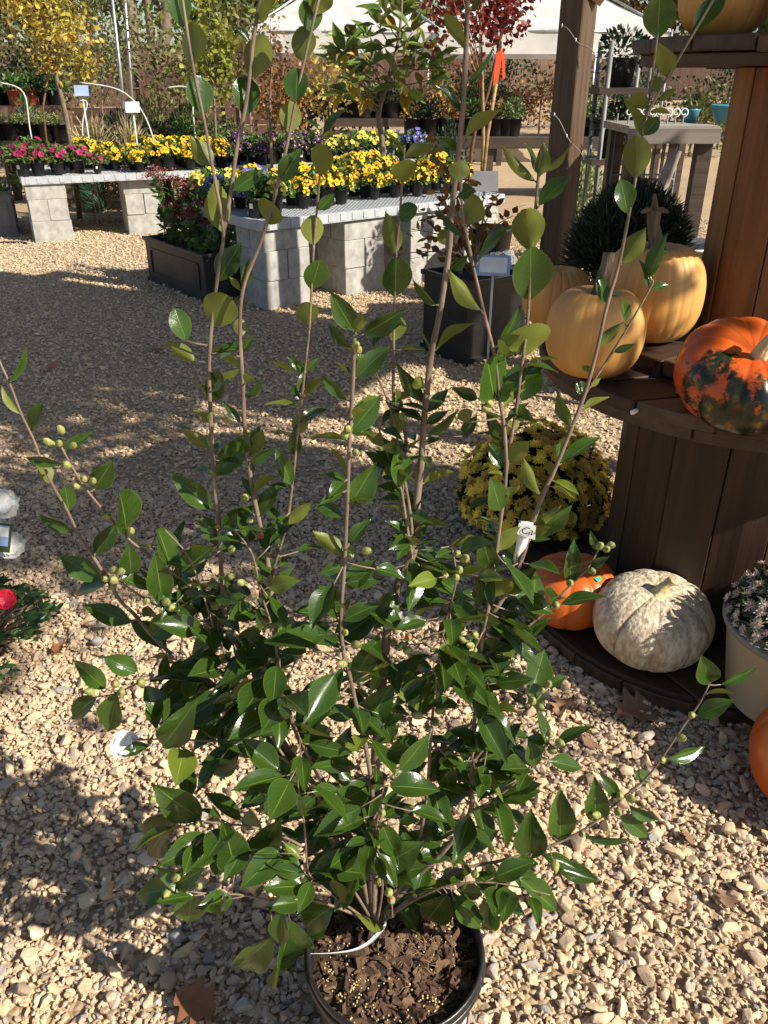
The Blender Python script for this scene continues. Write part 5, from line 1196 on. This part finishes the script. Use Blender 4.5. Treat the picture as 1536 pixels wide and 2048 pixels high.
# loose yellow-green and bronze saplings
for (px, D, cc, rad, m_, nl, ls, lab) in [(430, 10.8, (425, 80), (.35, .35, .85), 'ygreen', 620, .085, 'upright sapling with yellowing green leaves behind the purple pansies'),
        (540, 9.6, (545, 150), (.30, .3, .75), 'rustleaf', 380, .055, 'thin bronze leaved sapling behind the purple pansies'), (480, 11.5, (475, 60), (.45, .4, .8), 'olive', 600, .08, 'olive green sapling standing before the brown fence'),
        (205, 13.0, (205, 70), (.55, .5, .75), 'olive', 1100, .05, 'fine leaved grey green olive-like tree with a slim trunk before the fence'),
        (660, 12.5, (650, 160), (.4, .4, .45), 'goldleaf', 320, .08, 'low golden shrub by the tent pole'), (880, 12.8, (880, 170), (.4, .4, .45), 'rustleaf', 420, .06, 'weeping bronze maple under the tent edge')]:
    b1 = P0(px, D); leafy_tree('sapling', b1, lab, [(0, 0, 0), rel(px, 240, D, b1), rel((px + cc[0]) / 2, 150, D, b1), rel(cc[0], cc[1] - 60, D, b1)], .02, (rel(*cc, D, b1), rad), m_, nl, ls, cat='sapling', clumps=22, cs=.20)

# grass clumps and mixed plants in the middle distance
def tuft(px, py, D, w_, h_, m, n, ln, wd, label, name='grass_clump', cat='plant', group=None, ground_=True):
    c = at(px, py, D=D)
    if ground_: h_ += c.z; c.z = 0; n = int(n * 1.3)
    t = empty(name, (c.x, D, c.z), label=label, cat=cat, group=group)
    a_ = rng.uniform(0, 6.28, n); e = rng.uniform(.2, 1.5, n); d = np.stack([np.cos(a_) * np.cos(e), np.sin(a_) * np.cos(e), np.sin(e)], 1)
    P_ = d * rng.random(n)[:, None] ** .5 * np.array((w_, w_, h_)) * .8
    obj('foliage', cloud_mesh('foliage', P_, d + rng.normal(size=(n, 3)) * .25, rdir(n), rng.uniform(.6, 1.2, n) * ln, wd), M[m], t)
tuft(185, 268, 10.4, .34, .36, 'strawgrass', 900, .2, .010, 'clump of dry straw coloured grass behind the yellow pansies')
tuft(255, 268, 10.3, .30, .33, 'strawgrass', 800, .2, .010, 'second clump of dry grass beside the white price card')
tuft(300, 215, 11.6, .5, .45, 'olive', 900, .10, .02, 'loose grey green perennial behind the dry grass')
tuft(370, 240, 11.4, .45, .5, 'green', 900, .08, .03, 'bushy green perennial beneath the yellowing sapling')
tuft(45, 195, 12.0, .4, .30, 'green', 600, .12, .02, 'spiky green perennial on the back bench')
tuft(230, 235, 12.0, .5, .4, 'darkgreen', 800, .08, .03, 'dark green shrub in front of the fence')
tuft(1168, 370, 8.0, .36, .5, 'palegreen', 1500, .045, .022, 'yellow green conifer-like shrub beside the timber post', name='golden_shrub')
tuft(1125, 480, 6.0, .2, .22, 'palegreen', 260, .06, .028, 'pale leaved low plant at the foot of the timber post', name='low_plant')
# plant hoops and cards
for (x0, y0, x1, y1) in [(0, 165, 62, 270), (160, 165, 305, 272), (335, 175, 388, 248), (150, 205, 165, 270)]:
    D = 10.2; p0, p2 = at(x0, y0, D=D), at(x1, y1, D=D); p1 = (p0 + p2) / 2 + Vector((.12, 0, .16)); o_ = Vector((p2.x, D, 0))
    tag(MB().tube([q - o_ for q in smooth_path([p0, p1, p2, Vector((p2.x + .02, D, .0))], 6)], .008, 6).obj('hoop', M['pvc'], loc=o_), 'bent white plastic hoop arching over the pansy bench', 'hoop', 'white hoops behind the pansies')
for (px, py, D, m_, lab) in [(265, 215, 10.0, 'tag', 'blank white price card on a stick among the dry grass'), (163, 182, 10.1, 'bluecard', 'pale blue price card on a stick by the yellow oak')]:
    c = at(px, py, D=D); card_sign(Vector((c.x, D, 0)), .15, .11, R(-20), M[m_], lab, c.z - .03, R(10), 'pvc')
for (px, tpx, D, lab) in [(243, 220, 12.5, 'tall galvanized pole standing left of its twin before the fence'), (262, 247, 13.2, 'tall galvanized pole nearer the two tree trunks')]:
    b1 = P0(px, D); tag(MB().tube([(0, 0, 0), rel(px, 165, D, b1), rel(tpx, -40, D, b1)], .022, 8).obj('metal_pole', M['steel'], loc=b1), lab.replace('left of its twin ', ''), 'pole')

# ------------------------------------------------------------------ back benches with nursery pots
def nursery_bench(px0, px1, D, hgt, m, label, rz=0):
    a_, b2 = P0(px0, D), P0(px1, D); L_ = b2.x - a_.x; t = empty('wooden_bench', (a_.x, D, 0), rz, label=label, cat='bench')
    for k in range(4): MB().box((L_ / 2, .08 + k * .2, hgt - .025), (L_, .17, .045)).obj('plank', m, t)
    MB().box((L_ / 2, -.02, hgt - .08), (L_, .04, .13)).obj('apron', m, t)
    for x in np.linspace(.1, L_ - .1, max(2, int(L_ / 1.0) + 1)):
        for y in (.06, .66): MB().box((x, y, (hgt - .05) / 2), (.09, .09, hgt - .05)).obj('leg', m, t)
    return a_.x, b2.x
NP = MB().lathe([(0, 0), (.085, 0), (.088, .006), (.105, .19), (.112, .19), (.113, .21), (.103, .21), (.098, .18), (0, .175)], 14).mesh('pot'); NP.materials.append(M['pot_far'])
NPR = NP.copy(); NPR.materials.clear(); NPR.materials.append(M['redpot'])
def nursery_pots(px0, px1, D, hgt, n, ms, lab, group, s=1.0, ls=.05, hh=.22, red=()):
    rr = random.Random(n + px0)
    for k in range(n):
        x = P0(px0 + (px1 - px0) * (k + .5) / n, D).x + rr.uniform(-.03, .03); m_ = rr.choice(ms)
        t = empty('nursery_pot', (x, D + .15 + rr.uniform(-.06, .3), hgt), rr.uniform(0, 6), label=lab, cat='potted plant', group=group); t.scale = (s, s, s)
        obj('pot', NPR if k in red else NP, None, t); c = 170; d = rdir(c); d[:, 2] = np.abs(d[:, 2])
        obj('foliage', cloud_mesh('foliage', d * (rng.random(c) ** .4)[:, None] * np.array((.15, .15, hh)) + np.array((0, 0, .20)), d + rng.normal(size=(c, 3)) * .4, rdir(c, .6), rng.uniform(.6, 1.3, c) * ls, ls * .45), M[m_], t)
nursery_bench(800, 1330, 12.4, .80, M['darkwood'], 'dark wooden bench of nursery pots running behind the timber post')
nursery_pots(810, 1040, 12.4, .80, 12, ['darkgreen', 'green', 'darkgreen', 'rustleaf'], 'black nursery pot of dark foliage on the dark bench beside the red maples', 'nursery pots on the dark bench', 1.1)
nursery_pots(1110, 1200, 12.4, .80, 6, ['goldleaf', 'olive', 'green'], 'black nursery pot of yellowing foliage on the dark bench past the timber post', 'yellowing nursery pots', 1.1)
nursery_bench(650, 1010, 16.5, .86, M['darkwood'], 'further dark wooden bench of nursery pots seen past the magnolia')
nursery_pots(650, 1010, 16.5, .86, 20, ['darkgreen', 'darkgreen', 'green', 'olive'], 'black nursery pot of evergreen foliage on the further dark bench', 'nursery pots on the further bench', 1.25)
nursery_bench(-40, 140, 11.6, .80, M['darkwood'], 'wooden bench of small pots behind the magenta pansies')
nursery_pots(-40, 130, 11.5, .80, 8, ['olive', 'palegreen'], 'black pot of trailing grey green plants on the bench behind the magenta pansies', 'small pots behind the magenta pansies', 1.0, .035, .12)
nursery_bench(-40, 130, 13.6, 1.15, M['fence'], 'raised timber shelf holding black and red pots near the fence')
nursery_pots(-40, 120, 13.5, 1.15, 7, ['green', 'darkgreen'], 'pot with spiky leaves on the raised timber shelf near the fence', 'pots on the raised shelf', 1.0, .09, .2, (3, 4))
nursery_bench(285, 490, 11.15, .62, M['darkwood'], 'low dark bench of nursery pots between the dry grass and the purple pansies')
nursery_pots(290, 480, 11.2, .62, 8, ['green', 'olive', 'darkgreen'], 'black nursery pot standing between the dry grass and the purple pansies', 'nursery pots behind the purple pansies', 1.1)
tuft(830, 330, 11.0, .35, .55, 'darkgreen', 700, .07, .03, 'dark conical evergreen in front of the dark bench', name='evergreen_shrub')
tuft(900, 300, 11.6, .45, .6, 'darkgreen', 900, .06, .02, 'feathery evergreen beside the red maple trunks', name='evergreen_shrub')
# rust/green mesh roll under the bench
rollp = at(182, 425, h=0); tag(MB().lathe([(.16, 0), (.165, .5), (.15, .5), (.145, .0)], 20).obj('netting_roll', M['mesh_green'], loc=(rollp.x, rollp.y + .1, .02)), 'roll of dark green netting standing under the pansy bench', 'netting')

# ------------------------------------------------------------------ shelves, iron stand and table behind the spools
D = 5.9
sx0, sx1 = at(1205, 200, D=D).x, at(1300, 200, D=D).x
shelf = empty('shelf_rack', (sx0, D, 0), label='black shelf rack of herb planters behind the spools', cat='shelf'); W_ = sx1 - sx0
for z in (.62, 1.05, 1.47): MB().box((W_ / 2, .15, z), (W_ + .06, .34, .035)).obj('shelf_board', M['darkwood'], shelf)
for x in (0.02, W_ - .02):
    for y in (.0, .3): MB().tube([(x, y, 0), (x, y, 1.75)], .016, 6).obj('upright', M['iron'], shelf)
for z, nm_ in ((1.49, 'top'), (1.07, 'middle')):
    x = W_ * .42; t = empty('herb_planter', (sx0 + x, D + .13, z), label='square black planter of dark herbs on the %s shelf of the black rack' % nm_, cat='potted plant', group='herb planters')
    MB().lathe([(0, 0), (.085, 0), (.11, .16), (.115, .17), (.10, .17), (.09, .14), (0, .14)], 4).obj('pot', M['pot_far'], t, rot=(0, 0, R(45))); n = 320; d = rdir(n, .5)
    obj('foliage', cloud_mesh('foliage', d * rng.random(n)[:, None] ** .4 * np.array((.16, .14, .13)) + np.array((0, 0, .2)), d, rdir(n, .6), .04, .02), M['darkgreen'], t)
D = 5.2; ix0, ix1 = at(1262, 200, D=D).x, at(1372, 200, D=D).x
iron = empty('iron_plant_stand', (ix0, D, 0), label='grey iron plant stand with scrolled finials behind the spools', cat='plant stand'); W_ = ix1 - ix0
for z in (1.02, 1.30):
    MB().tube([(0, 0, z), (W_, 0, z)], .006, 6).obj('rail', M['iron'], iron); MB().tube([(0, .25, z), (W_, .25, z)], .006, 6).obj('rail', M['iron'], iron)
for k in range(8):
    x = W_ * k / 7; MB().tube([(x, 0, .55 if k % 7 else 0), (x, 0, 1.36)], .005, 6).obj('bar', M['iron'], iron)
    if k % 7 == 0: MB().tube([(x, .25, 0), (x, .25, 1.36)], .005, 6).obj('bar', M['iron'], iron)
    sp2 = [(x + math.cos(a_) * .022 * (1 - a_ / 12), 0, 1.375 + math.sin(a_) * .022 * (1 - a_ / 12)) for a_ in np.linspace(-1.5, 5.5, 14)]
    MB().tube(sp2, .004, 5).obj('scroll', M['tag'], iron)
D = 5.0; tx0, tx1 = at(1258, 262, D=D).x, at(1440, 262, D=D).x
tb = empty('potting_table', (tx0, D, 0), label='weathered grey wooden table behind the spools', cat='table'); W_ = tx1 - tx0; TH = at(1300, 252, D=D).z
for k in range(3): MB().box((W_ / 2, .1 + .2 * k, TH - .02), (W_, .19, .04)).obj('plank', M['greywood'], tb)
MB().box((W_ / 2, -.012, TH - .05), (W_, .03, .075)).obj('apron', M['greywood'], tb)
for x in (.06, W_ - .06):
    for y in (.05, .5): MB().box((x, y, (TH - .045) / 2), (.08, .08, TH - .045)).obj('leg', M['darkwood'], tb)
MB().tube([(.1, .0, .45), (W_ * .55, .0, TH - .12)], .035, 4, smooth=False).obj('brace', M['greywood'], tb)
p = at(1412, 222, D=5.6); tag(MB().lathe([(0, 0), (.06, 0), (.085, .07), (.10, .085), (.10, .095), (.09, .095), (.075, .06), (0, .05)], 24).obj('glazed_bowl', M['blue'], loc=(p.x, 5.6 - .35, TH + .001)), 'turquoise glazed bowl pot on the weathered grey table', 'pot')
p = at(1360, 215, D=5.6); tag(MB().lathe([(0, 0), (.04, 0), (.055, .06), (.062, .07), (.055, .07), (0, .05)], 20).obj('glazed_bowl', M['blue'], loc=(p.x, 5.4, TH + .001)), 'small turquoise pot beside the larger turquoise bowl', 'pot')
tuft(1392, 250, 5.5, .12, .2, 'olive', 200, .06, .02, 'sparse dry plant on the weathered grey table', name='dry_plant', ground_=False)
tub = at(1395, 340, D=4.2); tag(MB().lathe([(0, 0), (.15, 0), (.18, .2), (.19, .2), (.19, .215), (.175, .215), (.165, .19), (0, .18)], 28).obj('metal_tub', M['steel'], loc=(tub.x, 4.2, .62)), 'galvanized tub behind the dark leafy mum', 'tub')
stt = at(1395, 340, D=4.2); st2 = empty('stool', (stt.x, 4.2, 0), label='dark wooden stool carrying the galvanized tub', cat='stool')
MB().box((0, 0, .60), (.4, .4, .035), bev=.004).obj('seat', M['darkwood'], st2)
for x, y in ((-.16, -.16), (.16, -.16), (-.16, .16), (.16, .16)): MB().box((x, y, .29), (.045, .045, .58)).obj('leg', M['darkwood'], st2)

# ------------------------------------------------------------------ tents, fence, woods
def tent(px0, px1, D, eave, peak, dep, label):
    a_, b2 = P0(px0, D), P0(px1, D); L_ = b2.x - a_.x; t = empty('frame_tent', (a_.x, D, 0), label=label, cat='tent')
    val = .36; n = 14
    c = Vector((L_ / 2, dep / 2, peak)); cor = [Vector((0, 0, eave)), Vector((L_, 0, eave)), Vector((L_, dep, eave)), Vector((0, dep, eave))]
    V, F = [], []
    for k in range(4):
        p, q = cor[k], cor[(k + 1) % 4]; o_ = len(V)
        for i in range(7):
            for j in range(n + 1):
                u = i / 6; e = p.lerp(q, j / n); x = e.lerp(c, u); x.z -= .10 * math.sin(math.pi * u) * 1.0 + .015 * math.sin(j * 2.3 + k) * (1 - u); V.append(x)
        F += [[o_ + i * (n + 1) + j, o_ + i * (n + 1) + j + 1, o_ + (i + 1) * (n + 1) + j + 1, o_ + (i + 1) * (n + 1) + j] for i in range(6) for j in range(n)]
    MB().add(V, F, 0, True).obj('canopy', M['tent'], t)
    V, F = [], []
    for k in range(4):
        p, q = cor[k], cor[(k + 1) % 4]; o_ = len(V); nn = (q - p).cross(Vector((0, 0, 1))).normalized()
        for j in range(n + 1):
            e = p.lerp(q, j / n) + nn * (.015 + .02 * math.sin(j * 1.7)); V += [e, e + Vector((0, 0, -val)) + nn * .02 * math.sin(j * 2.2)]
        F += [[o_ + 2 * j, o_ + 2 * j + 2, o_ + 2 * j + 3, o_ + 2 * j + 1] for j in range(n)]
    MB().add(V, F, 0, True).obj('valance', M['tent'], t)
    for k in range(4):
        p, q = cor[k], cor[(k + 1) % 4]; MB().tube([p + Vector((0, 0, -.03)), q + Vector((0, 0, -.03))], .022, 6).obj('eave_pole', M['steel'], t)
        MB().tube([p + Vector((0, 0, -.03)), c + Vector((0, 0, -.06))], .022, 6).obj('rafter', M['steel'], t); MB().tube([Vector((p.x, p.y, 0)), p], .025, 8).obj('leg', M['steel'], t)
tent(505, 880, 17.0, 2.25, 3.6, 5.5, 'white frame tent with its corner pole behind the magnolia')
tent(868, 1310, 16.0, 2.22, 3.6, 5.5, 'white frame tent behind the red maples and the timber post')

fen = empty('wood_fence', (0, 36, gz(36)), label='long brown board fence across the back of the nursery', cat='fence')
k = 0; rfn = random.Random(2)
x = -24
while x < 24:
    mb = MB(); wv = 0
    while wv < 2.39:
        mb.box((x + wv + .1, rfn.uniform(-.01, .01), .95 + rfn.uniform(-.02, .02)), (.192, .025, 1.8)); wv += .2
    mb.obj('board_panel', M['fence'], fen); MB().box((x, .06, .95), (.12, .12, 1.9)).obj('post', M['fence'], fen); MB().box((x + 1.2, .03, 1.5), (2.4, .04, .09)).obj('rail', M['fence'], fen); x += 2.4
f2 = empty('retaining_fence', (P0(-60, 16).x, 16.5, gz(16.5)), R(8), label='nearer brown plank fence behind the yellow oak and the poles', cat='fence')
for k in range(5): MB().box((2.6, 0, .2 + k * .31), (6.2, .05, .295)).obj('plank', M['fence'], f2)
for x in (0, 1.5, 3.0, 4.5): MB().box((x, -.05, .85), (.1, .06, 1.7)).obj('post', M['fence'], f2)
# trees of the wood behind
rw = random.Random(31)
for k in range(26):
    px = -150 + k * 70 + rw.uniform(-25, 25); D = rw.uniform(38.5, 48); b1 = P0(px, D); b1.z = gz(D); hgt = rw.uniform(9, 13); m_ = rw.choice(['olive', 'olive', 'green', 'goldleaf', 'rustleaf', 'darkgreen'])
    desc = {'olive': 'olive green', 'green': 'green', 'goldleaf': 'golden', 'rustleaf': 'russet', 'darkgreen': 'dark evergreen'}[m_]
    leafy_tree('forest_tree', b1, '%s woodland tree standing behind the board fence' % desc, [(0, 0, 0), (rw.uniform(-.3, .3), 0, hgt * .5), (rw.uniform(-.5, .5), 0, hgt)], rw.uniform(.14, .26), ((0, 0, rw.uniform(3.0, 6.5)), (2.6, 2.2, rw.uniform(2.4, 4))), m_, 1500, .32, group='%s trees of the wood' % desc, clumps=30, cs=.18)
for (px, D, tp) in [(262, 17.5, (255, -40)), (318, 17.8, (330, -40))]:
    b1 = P0(px, D); leafy_tree('forest_tree', b1, 'grey barked tree trunk rising in front of the board fence near the poles', [(0, 0, 0), rel(px, 150, D, b1), rel(tp[0], tp[1], D, b1), (0, 0, 6)], .19, ((0, 0, 5.5), (1.8, 1.8, 1.6)), 'goldleaf', 900, .18, group='grey trunks by the poles')
for i, (px, D, m_, w2, h2) in enumerate([(60, 15.2, 'olive', 1.0, 1.7), (150, 15.5, 'olive', .9, 2.0), (330, 14.5, 'olive', .9, 1.5), (-20, 15, 'darkgreen', 1.0, 1.6), (420, 15.0, 'ygreen', .7, 1.9), (570, 15.5, 'rustleaf', .6, 1.3)]):
    b1 = P0(px, D); leafy_tree('tall_shrub', b1, ['grey green tall shrub behind the yellow oak', 'second grey green tall shrub, beside the fine leaved tree', 'loose olive tall shrub between the poles and the yellowing sapling', 'dark tall shrub behind the raised timber shelf', 'yellow green tall shrub behind the yellowing sapling', 'russet tall shrub beside the tent'][i], [(0, 0, 0), (0, 0, h2), (.1, 0, h2 + .6)], .03, ((0, 0, h2), (w2, w2 * .8, h2 * .55)), m_, 1100, .09, cat='shrub', clumps=26, cs=.2)

for i, (px, D_, w2, h2, m_, lab) in enumerate([(930, 21, 1.0, 1.5, 'darkgreen', 'dark evergreen shrub beyond the further dark bench'), (1010, 23, 1.1, 1.9, 'darkgreen', 'tall dark evergreen shrub beneath the second tent'), (1075, 22, .9, 1.4, 'rustleaf', 'bronze shrub beneath the second tent'), (1150, 24, 1.1, 1.6, 'olive', 'olive shrub beyond the timber post'),
        (1215, 19, .7, 1.3, 'darkgreen', 'dark evergreen shrub behind the shelf rack'), (1290, 20, 1.0, 1.6, 'darkgreen', 'broad dark evergreen shrub behind the iron plant stand'), (1380, 18, .8, 1.3, 'olive', 'olive shrub behind the weathered table'), (1440, 21, 1.2, 1.9, 'darkgreen', 'tall dark shrub behind the turquoise bowl'), (720, 22, 1.0, 1.6, 'olive', 'olive shrub under the first tent'), (620, 21, .9, 1.3, 'darkgreen', 'dark shrub by the corner pole of the first tent')]):
    b1 = P0(px, D_); b1.z = gz(D_); leafy_tree('tall_shrub', b1, lab, [(0, 0, 0), (0, 0, h2 * .6), (.1, 0, h2)], .03, ((0, 0, h2 * .55), (w2, w2 * .8, h2 * .5)), m_, 900, .10, cat='shrub', clumps=24, cs=.2)

# ------------------------------------------------------------------ plants at the left border of the picture
az = at(20, 1275, h=.10); azt = empty('azalea', (az.x - .12, az.y + .02, 0), label='low dark leaved azalea with a red flower on the gravel', cat='shrub')
mb = MB(); lf, ax_ = [], []
for k in range(120):
    a_ = random.uniform(0, 6.28); e = random.uniform(.05, 1.4); tip = Vector((math.cos(a_) * math.cos(e) * .24, math.sin(a_) * math.cos(e) * .2, .05 + math.sin(e) * .2)); mb.tube([(0, 0, .0), tip * .5 + Vector((0, 0, .03)), tip], [.004, .003, .002], 4)
    for q in range(9): b_q = q * .9; lf.append(tip + Vector((random.gauss(0, .006), random.gauss(0, .006), random.gauss(0, .006)))); ax_.append((math.cos(b_q), math.sin(b_q), random.uniform(.0, .6)))
mb.obj('stem', M['twig'], azt); n = len(lf)
obj('foliage', cloud_mesh('foliage', [tuple(p) for p in lf], np.array(ax_), rdir(n, 2.0), rng.uniform(.03, .045, n), rng.uniform(.013, .018, n)), M['azalea'], azt)
fpos = at(12, 1198, D=az.y) - azt.location; petal_flower('flower', M['redpetal'], azt, fpos, .06, 6, Vector((.3, -.8, .5)))
wc = at(5, 1120, h=.25); wct = empty('white_camellia', (wc.x - .16, wc.y, 0), label='white flowering camellia with a hanging plant label', cat='shrub')
mb = MB(); lf = []
for k in range(14):
    tip = Vector((random.uniform(-.22, .12), random.uniform(-.15, .15), random.uniform(.15, .55))); mb.tube([(-.05, 0, 0), tip * .5, tip], [.006, .004, .002], 5)
mb.obj('stem', M['twig'], wct)
for k in range(46):
    o = bpy.data.objects.new('leaf', random.choice(LP)); col.objects.link(o); o.parent = wct; d_ = Vector((random.gauss(0, 1), random.gauss(0, 1), random.uniform(-.3, .6))).normalized()
    o.matrix_basis = leaf_matrix(Vector((random.uniform(-.24, .03), random.uniform(-.15, .15), random.uniform(.12, .5))), d_, Vector((random.gauss(0, .3), random.gauss(0, .3) - .3, 1)), .06, .03)
for (px, py, s_) in [(8, 1010, .09), (22, 1092, .085), (-12, 1060, .09)]:
    petal_flower('flower', M['white'], wct, at(px, py, D=wc.y + random.uniform(-.05, .05)) - wct.location, s_, 8, Vector((.25, -.7, .6)))
lb = at(2, 1075, D=wc.y - .09) - wct.location; la = MB().box((0, 0, 0), (.055, .002, .085)).obj('plant_label', M['green'], wct, loc=lb, rot=(R(-20), R(12), R(8)))
MB().box((-.002, -.003, .006), (.046, .002, .06)).obj('label_print', M['bluecard'], la); MB().box((-.002, -.0052, .018), (.044, .001, .028)).obj('label_print', M['tag'], la)
# drip hose by the grey planter
hp = at(20, 486, h=.012); tag(MB().tube(smooth_path([Vector((-.5, .1, .012)), Vector((-.2, -.02, .012)), Vector((.1, .03, .014)), Vector((.28, -.01, .012))], 6), .011, 6).obj('hose', M['pot_far'], loc=(hp.x - .1, hp.y, 0)), 'black hose lying on the gravel by the grey planter', 'hose')
